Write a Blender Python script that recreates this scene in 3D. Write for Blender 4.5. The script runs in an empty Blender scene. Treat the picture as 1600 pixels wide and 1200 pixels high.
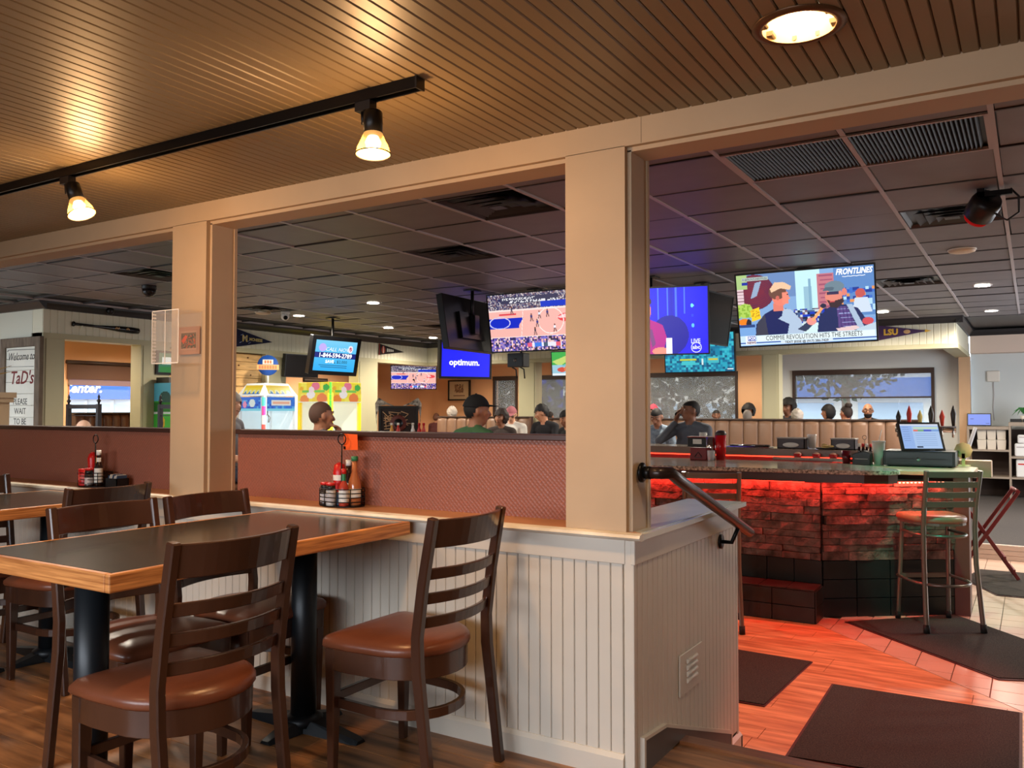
import bpy, bmesh, math, random
import numpy as np
from mathutils import Vector, Matrix, Euler
random.seed(7); rng = np.random.default_rng(7)
PI = math.pi; R = math.radians
sc = bpy.context.scene; COL = sc.collection

# ---------------------------------------------------------------- camera
CAM_F, CAM_YAW, CAM_P, CAM_H = 1320.6, R(31.65), R(1.8), 1.21
cam_d = bpy.data.cameras.new('camera'); cam = bpy.data.objects.new('camera', cam_d); COL.objects.link(cam)
cam.location = (0, 0, CAM_H); cam.rotation_euler = (PI/2 + CAM_P, 0, CAM_YAW)
cam_d.sensor_fit = 'HORIZONTAL'; cam_d.sensor_width = 36; cam_d.lens = 36*CAM_F/1600
cam_d.clip_start = .05; cam_d.clip_end = 300
sc.camera = cam
_fw = Vector((-math.sin(CAM_YAW)*math.cos(CAM_P), math.cos(CAM_YAW)*math.cos(CAM_P), math.sin(CAM_P)))
_rt = Vector((math.cos(CAM_YAW), math.sin(CAM_YAW), 0)); _up = _rt.cross(_fw); _C = Vector((0, 0, CAM_H))
def ray(x, y): return _fw + _rt*((x-800)/CAM_F) + _up*((600-y)/CAM_F)
def onZ(x, y, z): d = ray(x, y); return _C + d*((z-CAM_H)/d.z)
def onY(x, y, Y): d = ray(x, y); return _C + d*(Y/d.y)
def onX(x, y, X): d = ray(x, y); return _C + d*(X/d.x)
def atD(x, y, D): return _C + ray(x, y)*D

# ---------------------------------------------------------------- world, view, big lights
w = bpy.data.worlds.new('world'); sc.world = w; w.use_nodes = True
wb = w.node_tree.nodes['Background']; wb.inputs[0].default_value = (.80, .90, 1, 1); wb.inputs[1].default_value = 4.5
sc.view_settings.view_transform = 'Standard'; sc.view_settings.look = 'None'
sc.view_settings.exposure = 0.0; sc.view_settings.gamma = 1; sc.view_settings.use_curve_mapping = False
sc.cycles.use_denoising = True
sc.cycles.max_bounces = 7; sc.cycles.diffuse_bounces = 4; sc.cycles.glossy_bounces = 3; sc.cycles.transparent_max_bounces = 12
sc.cycles.sample_clamp_indirect = 4.0; sc.cycles.caustics_reflective = False; sc.cycles.caustics_refractive = False
def area(name, loc, rot, sx, sy, power, col):
    l = bpy.data.lights.new(name, 'AREA'); l.shape = 'RECTANGLE'; l.size = sx; l.size_y = sy; l.energy = power; l.color = col
    o = bpy.data.objects.new(name, l); COL.objects.link(o); o.location = loc; o.rotation_euler = rot; return o
def spot(name, loc, target, power, col, ang=R(110), blend=.7, rad=.04):
    l = bpy.data.lights.new(name, 'SPOT'); l.energy = power; l.color = col; l.spot_size = ang; l.spot_blend = blend; l.shadow_soft_size = rad
    o = bpy.data.objects.new(name, l); COL.objects.link(o); o.location = loc
    o.rotation_euler = (Vector(target)-Vector(loc)).to_track_quat('-Z', 'Y').to_euler(); return o
def point(name, loc, power, col, rad=.04):
    l = bpy.data.lights.new(name, 'POINT'); l.energy = power; l.color = col; l.shadow_soft_size = rad
    o = bpy.data.objects.new(name, l); COL.objects.link(o); o.location = loc; return o
WARM = (1, .56, .24); WARM2 = (1, .66, .36)
# added daylight fill: one before the closed back wall, one by the right wall
_wl = area('window_daylight_dining', (-1.9, -2.38, 1.25), (R(66), 0, 0), 4.6, 1.2, 120, (.86, .92, 1)); _wl.data.spread = R(105)
area('window_daylight_entry', (2.35, 11.5, 1.2), (R(90), 0, R(90)), 4.0, 2.2, 200, (.90, .94, 1))

# ---------------------------------------------------------------- helpers
def lin(c):
    c = c/255; return c/12.92 if c <= .04045 else ((c+.055)/1.055)**2.4
def L3(c): return tuple(lin(x) for x in c)
MATS = {}
def M(name, rgb, rough=.55, metal=0, var=.0, scale=12, bump=0, bscale=60, st=(1, 1, 1), rgb2=None, spec=.5, coat=0, trans=0, alpha=1, ior=1.45, detail=4, stuff=None):
    if name in MATS: return MATS[name]
    m = bpy.data.materials.new(name); m.use_nodes = True; MATS[name] = m
    nt = m.node_tree; b = nt.nodes['Principled BSDF']; c = L3(rgb)
    b.inputs['Base Color'].default_value = (*c, 1); b.inputs['Roughness'].default_value = rough; b.inputs['Metallic'].default_value = metal
    b.inputs['Specular IOR Level'].default_value = spec; b.inputs['Coat Weight'].default_value = coat; b.inputs['IOR'].default_value = ior
    b.inputs['Transmission Weight'].default_value = trans; b.inputs['Alpha'].default_value = alpha
    if var or bump or rgb2:
        g = nt.nodes.new('ShaderNodeNewGeometry'); mp = nt.nodes.new('ShaderNodeMapping'); mp.inputs['Scale'].default_value = st
        nt.links.new(g.outputs['Position'], mp.inputs['Vector'])
    if var or rgb2:
        n = nt.nodes.new('ShaderNodeTexNoise'); n.inputs['Scale'].default_value = scale; n.inputs['Detail'].default_value = detail
        nt.links.new(mp.outputs[0], n.inputs['Vector'])
        rp = nt.nodes.new('ShaderNodeValToRGB'); rp.color_ramp.elements[0].position = .3; rp.color_ramp.elements[1].position = .7
        ca = c if rgb2 is None else L3(rgb2)
        lo = [x*(1-var) for x in c]; hi = [min(1, x*(1+var)) for x in ca]
        rp.color_ramp.elements[0].color = (*lo, 1); rp.color_ramp.elements[1].color = (*hi, 1)
        nt.links.new(n.outputs['Fac'], rp.inputs[0]); nt.links.new(rp.outputs[0], b.inputs['Base Color'])
    if bump:
        n2 = nt.nodes.new('ShaderNodeTexNoise'); n2.inputs['Scale'].default_value = bscale; n2.inputs['Detail'].default_value = 5
        nt.links.new(mp.outputs[0], n2.inputs['Vector'])
        bp = nt.nodes.new('ShaderNodeBump'); bp.inputs['Strength'].default_value = bump; bp.inputs['Distance'].default_value = .01
        nt.links.new(n2.outputs['Fac'], bp.inputs['Height']); nt.links.new(bp.outputs[0], b.inputs['Normal'])
    return m
def EM(name, rgb, strength):
    if name in MATS: return MATS[name]
    m = M(name, rgb, .6); b = m.node_tree.nodes['Principled BSDF']
    b.inputs['Emission Color'].default_value = (*L3(rgb), 1); b.inputs['Emission Strength'].default_value = strength; return m
def SCREEN(name, strength):
    if name in MATS: return MATS[name]
    m = bpy.data.materials.new(name); m.use_nodes = True; MATS[name] = m; nt = m.node_tree; b = nt.nodes['Principled BSDF']
    a = nt.nodes.new('ShaderNodeAttribute'); a.attribute_name = 'Col'
    b.inputs['Base Color'].default_value = (.01, .01, .01, 1); b.inputs['Roughness'].default_value = .3
    nt.links.new(a.outputs['Color'], b.inputs['Emission Color']); b.inputs['Emission Strength'].default_value = strength; return m
def PRINT(name, rough=.6):
    if name in MATS: return MATS[name]
    m = bpy.data.materials.new(name); m.use_nodes = True; MATS[name] = m; nt = m.node_tree; b = nt.nodes['Principled BSDF']
    a = nt.nodes.new('ShaderNodeAttribute'); a.attribute_name = 'Col'; b.inputs['Roughness'].default_value = rough
    nt.links.new(a.outputs['Color'], b.inputs['Base Color']); return m

class MB:
    def __init__(s): s.v = []; s.f = []; s.s = []
    def add(s, vs, fs, sm=False):
        k = len(s.v); s.v += [tuple(v) for v in vs]; s.f += [[i+k for i in f] for f in fs]; s.s += [sm]*len(fs); return s
    def box(s, x0, x1, y0, y1, z0, z1):
        return s.add([(x0, y0, z0), (x1, y0, z0), (x1, y1, z0), (x0, y1, z0), (x0, y0, z1), (x1, y0, z1), (x1, y1, z1), (x0, y1, z1)],
                     [(3, 2, 1, 0), (4, 5, 6, 7), (0, 1, 5, 4), (1, 2, 6, 5), (2, 3, 7, 6), (3, 0, 4, 7)])
    def obox(s, c, sz, rot=(0, 0, 0)):
        m = Matrix.Translation(c) @ Euler(rot).to_matrix().to_4x4(); h = [q/2 for q in sz]; k = len(s.v)
        s.box(-h[0], h[0], -h[1], h[1], -h[2], h[2])
        for i in range(k, len(s.v)): s.v[i] = tuple(m @ Vector(s.v[i]))
        return s
    def prism(s, poly, a0, a1, axis='z'):
        n = len(poly); f = {'z': lambda p, a: (p[0], p[1], a), 'y': lambda p, a: (p[0], a, p[1]), 'x': lambda p, a: (a, p[0], p[1])}[axis]
        vs = [f(p, a0) for p in poly]+[f(p, a1) for p in poly]
        fs = [list(range(n))[::-1], list(range(n, 2*n))]+[(i, (i+1) % n, n+(i+1) % n, n+i) for i in range(n)]
        return s.add(vs, fs)
    def loft(s, rings, cap=True, sm=True, closed=True):
        n = len(rings[0]); vs = [p for r in rings for p in r]; fs = []
        for j in range(len(rings)-1):
            for i in range(n if closed else n-1):
                a = j*n+i; b = j*n+(i+1) % n; fs.append((a, b, b+n, a+n))
        s.add(vs, fs, sm)
        if cap and closed:
            k = len(s.v)-len(vs); s.f += [[k+i for i in range(n)][::-1], [k+(len(rings)-1)*n+i for i in range(n)]]; s.s += [False, False]
        return s
    def tube(s, path, r, n=8, closed=False, sm=True, sx=1, sy=1, upv=None):
        P = [Vector(p) for p in path]; m = len(P); rr = r if isinstance(r, (list, tuple)) else [r]*m; rings = []; up = None
        for i in range(m):
            if closed: t = (P[(i+1) % m]-P[i-1])
            else: t = P[min(i+1, m-1)]-P[max(i-1, 0)]
            t.normalize()
            if upv is not None: up0 = Vector(upv)
            elif up is None: up0 = Vector((0, 0, 1)) if abs(t.z) < .9 else Vector((1, 0, 0))
            else: up0 = up
            a = t.cross(up0)
            if a.length < 1e-6: a = t.cross(Vector((1, 0, 0)))
            a.normalize(); up = a.cross(t).normalized()
            rings.append([P[i]+(a*math.cos(2*PI*(k+.5)/n)*sx+up*math.sin(2*PI*(k+.5)/n)*sy)*rr[i] for k in range(n)])
        if closed: rings.append(rings[0]); return s.loft(rings, False, sm)
        return s.loft(rings, True, sm)
    def lathe(s, prof, n=20, c=(0, 0, 0), axis=None, sm=True, cap=True):
        rot = Vector((0, 0, 1)).rotation_difference(Vector(axis)).to_matrix() if axis is not None else Matrix.Identity(3)
        rings = [[Vector(c)+rot @ Vector((r*math.cos(2*PI*k/n), r*math.sin(2*PI*k/n), z)) for k in range(n)] for r, z in prof]
        return s.loft(rings, cap, sm)
    def cyl(s, p0, p1, r0, r1=None, n=16, sm=True):
        return s.tube([p0, p1], [r0, r0 if r1 is None else r1], n, sm=sm)
    def ell(s, c, r, rot=None, nu=16, nv=10):
        c = Vector(c); m = rot or Matrix.Identity(3); rings = []
        for j in range(nv+1):
            t = PI*(j/nv)*.998+.001*PI
            rings.append([c+m @ Vector((r[0]*math.sin(t)*math.cos(2*PI*k/nu), r[1]*math.sin(t)*math.sin(2*PI*k/nu), -r[2]*math.cos(t))) for k in range(nu)])
        return s.loft(rings, True, True)
    def xf(s, m):
        s.v = [tuple(m @ Vector(v)) for v in s.v]; return s
    def mesh(s, name, mat, bevel=0, seg=1):
        me = bpy.data.meshes.new(name); me.from_pydata(s.v, [], s.f)
        me.polygons.foreach_set('use_smooth', s.s)
        if bevel:
            bm = bmesh.new(); bm.from_mesh(me)
            es = [e for e in bm.edges if len(e.link_faces) == 2 and e.calc_face_angle(0) > .6]
            bmesh.ops.bevel(bm, geom=es, offset=bevel, segments=seg, affect='EDGES', profile=.5, clamp_overlap=True); bm.to_mesh(me); bm.free()
        for mm in (mat if isinstance(mat, (list, tuple)) else [mat]): me.materials.append(mm)
        me.update(); return me
    def build(s, name, mat, parent=None, loc=None, bevel=0, seg=1, rotz=0):
        return link(name, s.mesh(name, mat, bevel, seg), parent, loc, rotz)
def link(name, data, parent=None, loc=None, rotz=0):
    o = bpy.data.objects.new(name, data); COL.objects.link(o)
    if parent: o.parent = parent
    if loc is not None: o.location = loc
    if rotz: o.rotation_euler = (0, 0, rotz)
    return o
def tag(o, label=None, cat=None, group=None, kind=None):
    if label: o['label'] = label
    if cat: o['category'] = cat
    if group: o['group'] = group
    if kind: o['kind'] = kind
    return o
def struct(o, label=None): o['kind'] = 'structure'; return tag(o, label)
def thing(name, label, cat, loc=(0, 0, 0), rotz=0, group=None):
    o = bpy.data.objects.new(name, None); o.empty_display_size = .1; COL.objects.link(o); o.location = loc; o.rotation_euler = (0, 0, rotz)
    return tag(o, label, cat, group)
def copy_tree(o, loc=None, rotz=None, label=None, parent=None):
    c = o.copy(); COL.objects.link(c); c.parent = parent
    if loc is not None: c.location = loc
    if rotz is not None: c.rotation_euler = (0, 0, rotz)
    if label: c['label'] = label
    for ch in [x for x in bpy.data.objects if x.parent == o]: copy_tree(ch, parent=c)
    return c
def txt(s, size, mat, parent, mtx, name='lettering', extrude=.001, shear=0, bold=0, align='CENTER', sx=1, space=1):
    cu = bpy.data.curves.new('t', 'FONT'); cu.body = s; cu.size = size; cu.extrude = extrude; cu.shear = shear; cu.offset = bold
    cu.align_x = align; cu.align_y = 'CENTER'; cu.resolution_u = 2; cu.space_character = space
    to = bpy.data.objects.new('t', cu); COL.objects.link(to); dg = bpy.context.evaluated_depsgraph_get()
    me = bpy.data.meshes.new_from_object(to.evaluated_get(dg)); bpy.data.objects.remove(to); bpy.data.curves.remove(cu)
    me.name = name; me.transform(mtx @ Matrix.Diagonal((sx, 1, 1, 1))); me.materials.clear(); me.materials.append(mat)
    return link(name, me, parent)
def frame(origin, xdir, ydir):
    x = Vector(xdir).normalized(); y = Vector(ydir); y = (y-x*y.dot(x)).normalized(); z = x.cross(y)
    m = Matrix((x, y, z)).transposed().to_4x4(); m.translation = Vector(origin); return m
# flat picture painter: a colour grid used for screens and prints
class PIC:
    def __init__(s, w, h, bg=(0, 0, 0)):
        s.w, s.h = w, h; s.a = np.zeros((h, w, 3)); s.a[:] = bg; s.yy, s.xx = np.mgrid[0:h, 0:w]; s.u = (s.xx+.5)/w; s.t = (s.yy+.5)/h
    def set(s, m, c): s.a[m] = c; return s
    def rect(s, x0, y0, x1, y1, c): return s.set((s.u >= x0) & (s.u < x1) & (s.t >= y0) & (s.t < y1), c)
    def ell(s, cx, cy, rx, ry, c): return s.set(((s.u-cx)/rx)**2+((s.t-cy)/ry)**2 < 1, c)
    def ring(s, cx, cy, rx, ry, wd, c):
        d = np.sqrt(((s.u-cx)/rx)**2+((s.t-cy)/ry)**2); return s.set(abs(d-1) < wd, c)
    def poly(s, pts, c):
        m = np.zeros(s.u.shape, bool); n = len(pts)
        for i in range(n):
            x1, y1 = pts[i]; x2, y2 = pts[(i+1) % n]
            if y1 == y2: continue
            cond = ((y1 > s.t) != (y2 > s.t)) & (s.u < (x2-x1)*(s.t-y1)/(y2-y1)+x1); m ^= cond
        return s.set(m, c)
    def line(s, x0, y0, x1, y1, wd, c):
        asp = s.w/s.h; dx, dy = (x1-x0)*asp, y1-y0; ll = dx*dx+dy*dy; px, py = (s.u-x0)*asp, s.t-y0
        k = np.clip((px*dx+py*dy)/ll, 0, 1); return s.set((px-k*dx)**2+(py-k*dy)**2 < wd*wd, c)
    def noise(s, x0, y0, x1, y1, cols, cell=2, dens=1.0, seed=1):
        r = np.random.default_rng(seed); m = (s.u >= x0) & (s.u < x1) & (s.t >= y0) & (s.t < y1)
        gi = r.integers(0, len(cols), (s.h//cell+2, s.w//cell+2)); gm = r.random((s.h//cell+2, s.w//cell+2)) < dens
        idx = gi[s.yy//cell, s.xx//cell]; ok = m & gm[s.yy//cell, s.xx//cell]
        s.a[ok] = np.array(cols, float)[idx[ok]]; return s
def picture(pic, Wm, Hm, name, mat, parent, mtx):
    """grid mesh centred on mtx origin: x right, y up"""
    w_, h_ = pic.w, pic.h; xs = np.linspace(-Wm/2, Wm/2, w_+1); ys = np.linspace(Hm/2, -Hm/2, h_+1)
    X, Y = np.meshgrid(xs, ys); V = np.stack([X.ravel(), Y.ravel(), np.zeros(X.size)], 1)
    i = np.arange(h_)[:, None]*(w_+1)+np.arange(w_)[None]; Fq = np.stack([i, i+w_+1, i+w_+2, i+1], -1).reshape(-1, 4)
    me = bpy.data.meshes.new(name); me.vertices.add(len(V)); me.vertices.foreach_set('co', V.ravel())
    me.loops.add(Fq.size); me.loops.foreach_set('vertex_index', Fq.ravel()); me.polygons.add(len(Fq)); me.polygons.foreach_set('loop_start', np.arange(0, Fq.size, 4))
    me.update(calc_edges=True); a = me.color_attributes.new('Col', 'FLOAT_COLOR', 'CORNER')
    c = pic.a.reshape(-1, 3)/255; c = np.where(c <= .04045, c/12.92, ((c+.055)/1.055)**2.4)
    buf = np.ones((len(Fq), 4, 4)); buf[:, :, :3] = c[:, None, :]; a.data.foreach_set('color', buf.ravel())
    me.transform(mtx); me.materials.append(mat); return link(name, me, parent)

# ---------------------------------------------------------------- materials
m_cream = M('cream_paint', (186, 160, 128), .55, var=.05, scale=3, bump=.06, bscale=25)
m_knee = M('grey_cream_paint', (206, 198, 184), .5, var=.07, scale=2.5, bump=.05, bscale=30)
m_ceil = M('tan_ceiling_paint', (132, 114, 86), .42, var=.08, scale=4, st=(1, .15, 1))
m_groove = M('groove_shadow_paint', (96, 74, 52), .8)
m_panel = M('embossed_russet_panel', (142, 86, 68), .38)
def _emboss(m):
    nt = m.node_tree; b = nt.nodes['Principled BSDF']; g = nt.nodes.new('ShaderNodeNewGeometry'); mp = nt.nodes.new('ShaderNodeMapping')
    mp.inputs['Scale'].default_value = (75, 75, 75); mp.inputs['Rotation'].default_value = (0, R(45), 0); nt.links.new(g.outputs['Position'], mp.inputs[0])
    ck = nt.nodes.new('ShaderNodeTexVoronoi'); ck.inputs['Scale'].default_value = 1; ck.inputs['Randomness'].default_value = .15; nt.links.new(mp.outputs[0], ck.inputs['Vector'])
    bp = nt.nodes.new('ShaderNodeBump'); bp.inputs['Strength'].default_value = .9; bp.inputs['Distance'].default_value = .004
    nt.links.new(ck.outputs['Distance'], bp.inputs['Height']); nt.links.new(bp.outputs[0], b.inputs['Normal'])
_emboss(m_panel)
m_ledge = M('tan_ledge_top', (176, 128, 92), .4, var=.1, scale=5)
m_dkcap = M('dark_brown_cap', (62, 40, 34), .35)
m_black = M('black_metal', (22, 20, 19), .35, .6)
m_blackp = M('black_plastic', (16, 16, 17), .4)
m_floorw = M('dining_floor_wood', (98, 62, 36), .36, var=.35, scale=2.2, st=(1.2, 9, 1), rgb2=(150, 102, 62))
m_barw = M('bar_floor_wood', (188, 124, 84), .36, var=.25, scale=2.4, st=(1.2, 9, 1), rgb2=(216, 160, 116))
m_tile = M('blush_floor_tile', (206, 172, 152), .3, var=.08, scale=3)
m_grout = M('grey_grout', (120, 96, 82), .8)
m_mat = M('brown_floor_mat', (34, 28, 25), .95, var=.45, scale=170, detail=2, bump=.8, bscale=220, rgb2=(62, 50, 42))
m_rub = M('rubber_edge', (70, 26, 26), .6)
m_dtile = M('ceiling_tile_charcoal', (118, 112, 114), .5, var=.06, scale=6)
m_tee = M('ceiling_tee_grey', (176, 168, 170), .45)
m_bead = M('cream_beadboard', (226, 222, 198), .5)
m_olive = M('sage_cream_trim', (190, 184, 150), .5)
m_orange = M('apricot_wall_paint', (236, 184, 138), .6, var=.03, scale=2)
m_white = M('cool_white_wall', (206, 212, 212), .6)
m_crown = M('black_crown_paint', (44, 42, 44), .4)
# ================================================================ NEAR ROOM STRUCTURE
YW = 2.60; ZC = 2.19; BF = -.30          # partition face, dining ceiling, bar floor
# dining floor: planks as pieces
fl = MB().box(-8.0, 2.5, -2.5, YW+.2, -.12, -.006).box(-1.13, 2.5, YW+.2, 3.03, -.12, -.006).build('floor_dining', m_floorw); struct(fl)
pl = [MB().box(0, ln, 0, .146, -.006, 0).mesh('floor_plank', m_floorw, .0015) for ln in (1.2,)]
for j in range(21):
    y = -.05+j*.148; x = -5.6-random.random()*1.1
    while x < 1.4:
        xe = min(x+1.198, 1.4)
        if y+.146 <= YW+.02: link('floor_plank', pl[0], fl, (x, y, 0))
        elif y+.146 <= 3.04:
            x0 = max(x, -1.12); x1 = x+1.196
            if x1 > x0+.03: MB().box(x0, x1, y, min(y+.146, 3.03), -.006, 0).build('floor_plank', m_floorw, fl)
        x += 1.2
nos = MB().box(-1.12, 2.4, 2.985, 3.05, -.028, .004).build('step_nosing', M('nosing_wood', (122, 74, 42), .35, var=.3, scale=3, st=(1, 14, 1)), fl)
st_ = struct(MB().box(-1.12, 2.5, 3.03, 3.34, BF, -.16).build('floor_step', m_floorw))
MB().box(-1.12, 2.5, 3.02, 3.35, -.16, -.14).build('step_tread', M('nosing_wood', (0, 0, 0)), st_)
MB().box(-1.12, 2.5, 3.02, 3.03, BF, -.03).build('step_riser', M('dark_riser', (70, 46, 32), .5), st_)

# dining ceiling: painted bead boards
CANX, CANY, CH = -.492, 2.19, .098; CR = .094
ce = struct(MB().box(-8, CANX-CH, -2.5, YW+.03, ZC+.008, ZC+.06).box(CANX+CH, 2.5, -2.5, YW+.03, ZC+.008, ZC+.06).box(CANX-CH, CANX+CH, -2.5, CANY-CH, ZC+.008, ZC+.06).box(CANX-CH, CANX+CH, CANY+CH, YW+.03, ZC+.008, ZC+.06).build('ceiling_dining', m_groove))
_cp = [(-.0215, ZC+.012), (-.0215, ZC+.004), (-.0185, ZC), (.0185, ZC), (.0215, ZC+.004), (.0215, ZC+.012)]
cb = MB().prism(_cp, -1.2, YW+.01, 'y').mesh('ceiling_board', m_ceil)
for i in range(205):
    x = 1.6-.0455*i
    if abs(x-CANX) < CR:
        hh_ = math.sqrt(CR**2-(x-CANX)**2)
        MB().prism(_cp, -1.2, CANY-hh_, 'y').build('ceiling_board', m_ceil, ce, (x, 0, 0)); MB().prism(_cp, CANY+hh_, YW+.01, 'y').build('ceiling_board', m_ceil, ce, (x, 0, 0))
    else: link('ceiling_board', cb, ce, (x, 0, 0))
# walls behind and beside the camera
wb_ = struct(MB().box(-8, 2.5, -2.6, -2.5, 0, ZC).build('wall_back', m_cream))
_w6 = struct(MB().box(-4.3, .5, -2.5, -2.47, .6, 1.9).build('window_6', M('frosted_pane', (206, 214, 220), .3))); MB().box(-4.36, -4.3, -2.5, -2.44, .54, 1.96).box(.5, .56, -2.5, -2.44, .54, 1.96).box(-4.3, .5, -2.5, -2.44, .54, .6).box(-4.3, .5, -2.5, -2.44, 1.9, 1.96).build('window_frame', m_cream, _w6)  # pane and frame added on the closed wall behind the daylight fill
struct(MB().box(-8.1, -8, -2.6, YW, -.1, ZC).build('wall_dining_side', m_cream))
struct(MB().box(2.5, 2.6, -2.6, 16.5, BF-.1, 2.6).build('wall_right', m_cream))

# partition: header beam, posts, knee wall
hd = struct(MB().box(-8, 2.5, YW, YW+.022, 2.10, ZC+.02).build('header_face_board', m_cream))
struct(MB().box(-8, 2.5, YW+.022, YW+.15, 2.085, 2.56).build('header_beam', m_cream))
struct(MB().box(-8, 2.5, YW+.150, YW+.165, 2.10, 2.56).build('header_back_board', m_cream))
for i, (x0, x1) in enumerate(((-1.383, -1.157), (-3.532, -3.285), (-5.72, -5.48))):
    p = struct(MB().box(x0+.012, x1+.014, YW+.022, YW+.148, .80, 2.09).build('post_core', m_cream))
    MB().box(x0, x1, YW, YW+.022, .80, 2.102).build('post_face_board', m_cream, p)
    MB().box(x0, x1+.02, YW+.148, YW+.165, .80, 2.102).build('post_back_board', m_cream, p)
struct(MB().box(-1.0975, -1.0965, YW-.0008, YW, 2.102, ZC).build('trim_header_joint', m_groove))
kw = struct(MB().box(-8, -1.14, YW+.012, YW+.19, BF, .78).box(-1.33, -1.142, YW+.1, 3.735, BF, .78).build('wall_knee', m_knee))
bd = MB().prism([(-.0218, YW+.013), (-.0218, YW+.003), (-.0195, YW), (.0195, YW), (.0218, YW+.003), (.0218, YW+.013)], .07, .705, 'z').mesh('bead_board', m_knee)
for i in range(112): link('bead_board', bd, kw, (-1.1925-.0455*i, 0, 0))
bs = MB().prism([(-.0218, 0), (.0218, 0), (.0218, .010), (.0195, .013), (-.0195, .013), (-.0218, .010)], 0, .9, 'z')
bsm = MB()
bsm.v = [(-1.143+v[1], v[0], v[2]) for v in bs.v]; bsm.f = [f[::-1] for f in bs.f]; bsm.s = bs.s
bsm = bsm.mesh('bead_board', m_knee)
for i in range(24): link('bead_board', bsm, kw, (0, 2.648+.0455*i, -.195))
MB().box(-1.165, -1.129, YW-.003, YW+.022, 0, .78).build('corner_board', m_knee, kw, bevel=.002)
MB().box(-1.142, -1.129, 3.72, 3.742, -.29, .78).build('corner_board', m_knee, kw, bevel=.002)
MB().box(-8, -1.16, YW-.006, YW+.013, .70, .782).build('apron_board', m_knee, kw, bevel=.002)
MB().box(-1.14, -1.124, YW-.006, 3.742, .70, .782).build('apron_board', m_knee, kw, bevel=.002)
bb = struct(MB().box(-8, -1.165, YW-.014, YW+.012, 0, .062).prism([(YW-.014, .062), (YW+.01, .062), (YW+.01, .078), (YW-.004, .076)], -8, -1.165, 'x').build('baseboard_knee', m_knee))
# cap with rounded nosing (front ledge + return)
m_capw = M('worn_white_cap', (196, 184, 164), .4, var=.12, scale=6, rgb2=(214, 206, 190))
nose = [(YW-.03, .786), (YW-.036, .793), (YW-.03, .802), (YW-.012, .806), (YW+.30, .806), (YW+.30, .782), (YW-.02, .782)]
led = struct(MB().prism([(y, z) for y, z in nose[:4]]+[(YW+.0, .806), (YW+.0, .782), (YW-.02, .782)], -8, -1.095, 'x').build('trim_ledge_nosing', m_capw))
struct(MB().prism([(-8, YW), (-1.10, YW), (-1.10, YW+.0), (-1.36, YW+.19), (-8, YW+.19)], .782, .8062, 'z').build('trim_ledge_top', m_ledge))
struct(MB().prism([(-1.36, YW+.0), (-1.112, YW+.0), (-1.112, 3.75), (-1.36, 3.75)], .782, .8055, 'z').prism([(YW-.02, .785), (YW-.02, .803), (3.77, .803), (3.77, .785)], -1.112, -1.096, 'x').prism([(3.75, .785), (3.75, .803), (3.765, .799), (3.765, .789)], -1.36, -1.11, 'x').build('trim_return_cap', M('pale_return_cap', (198, 200, 190), .25, var=.06, scale=5)))
# russet panel with dark cap behind the ledge, between the posts
for i, (x0, x1) in enumerate(((-3.25, -1.385), (-5.48, -3.52), (-8, -5.72))):
    pn = struct(MB().box(x0, x1, YW+.168, YW+.20, .80, 1.10).build('wall_panel', m_panel))
    MB().box(x0, x1, YW+.15, YW+.225, 1.098, 1.121).build('panel_cap', m_dkcap, pn, bevel=.003)
# stair skirt and louvred vent on the return wall
sk = struct(MB().prism([(2.66, 0), (2.66, .112), (2.843, .098), (3.60, -.17), (3.60, BF), (3.03, BF), (3.03, 0)], -1.13, -1.120, 'x').build('trim_stair_skirt', M('dark_brown_skirt', (74, 54, 36), .5)))
MB().prism([(2.645, 0), (2.645, .124), (2.845, .109), (2.845, .097), (2.66, .112), (2.66, 0)], -1.13, -1.114, 'x').build('skirt_trim', m_knee, sk)
MB().prism([(2.845, .109), (3.612, -.158), (3.612, BF), (3.60, BF), (3.60, -.17), (2.845, .097)], -1.13, -1.118, 'x').build('skirt_trim', m_knee, sk)
struct(MB().box(-1.14, -1.118, 3.612, 3.755, BF, -.225).box(-1.36, -1.118, 3.738, 3.76, BF, -.225).prism([(-1.118, -.225), (-1.118, -.222), (-1.132, -.208), (-1.14, -.225)], 3.612, 3.755, 'y').build('baseboard_return', m_knee))
vt = thing('louvre_vent', 'painted louvre vent plate low on the bead board return wall', 'vent', (-1.129, 3.125, .228))
MB().box(0, .006, -.122, .122, -.076, .076).build('plate', m_knee, vt, bevel=.002)
for k in range(4): MB().tube([(.006, -.055, .040-.024*k), (.006, .055, .040-.024*k)], .0085, 8, sx=1, sy=1).build('louvre', m_knee, vt)
# handrail
hr = thing('handrail', 'dark metal handrail sloping down beside the steps, fixed to the post', 'handrail', (-1.05, 2.7, .99))
m_rail = M('dark_bronze_rail', (44, 30, 26), .3, .3)
MB().tube([(-.055, -.02, .01), (-.02, -.01, .01), (0, .03, .008), (0, .09, -.015), (0, .96, -.305)], [.021]*5, 12).build('rail', m_rail, hr)
MB().lathe([(.0, -.001), (.034, -.001), (.034, .006), (.024, .012), (.0, .012)], 20, (-.0855, -.02, .01), (1, 0, 0)).build('wall_flange', m_black, hr)
MB().tube([(-.074, -.02, .01), (-.05, -.02, .01)], .022, 12).build('elbow', m_black, hr)
br = MB().tube([(-.079, .80, -.33), (-.03, .80, -.33), (0, .80, -.262)], .009, 8).lathe([(0, -.001), (.03, -.001), (.03, .008), (0, .008)], 16, (-.079, .80, -.33), (1, 0, 0)).build('bracket', m_black, hr)

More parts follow.
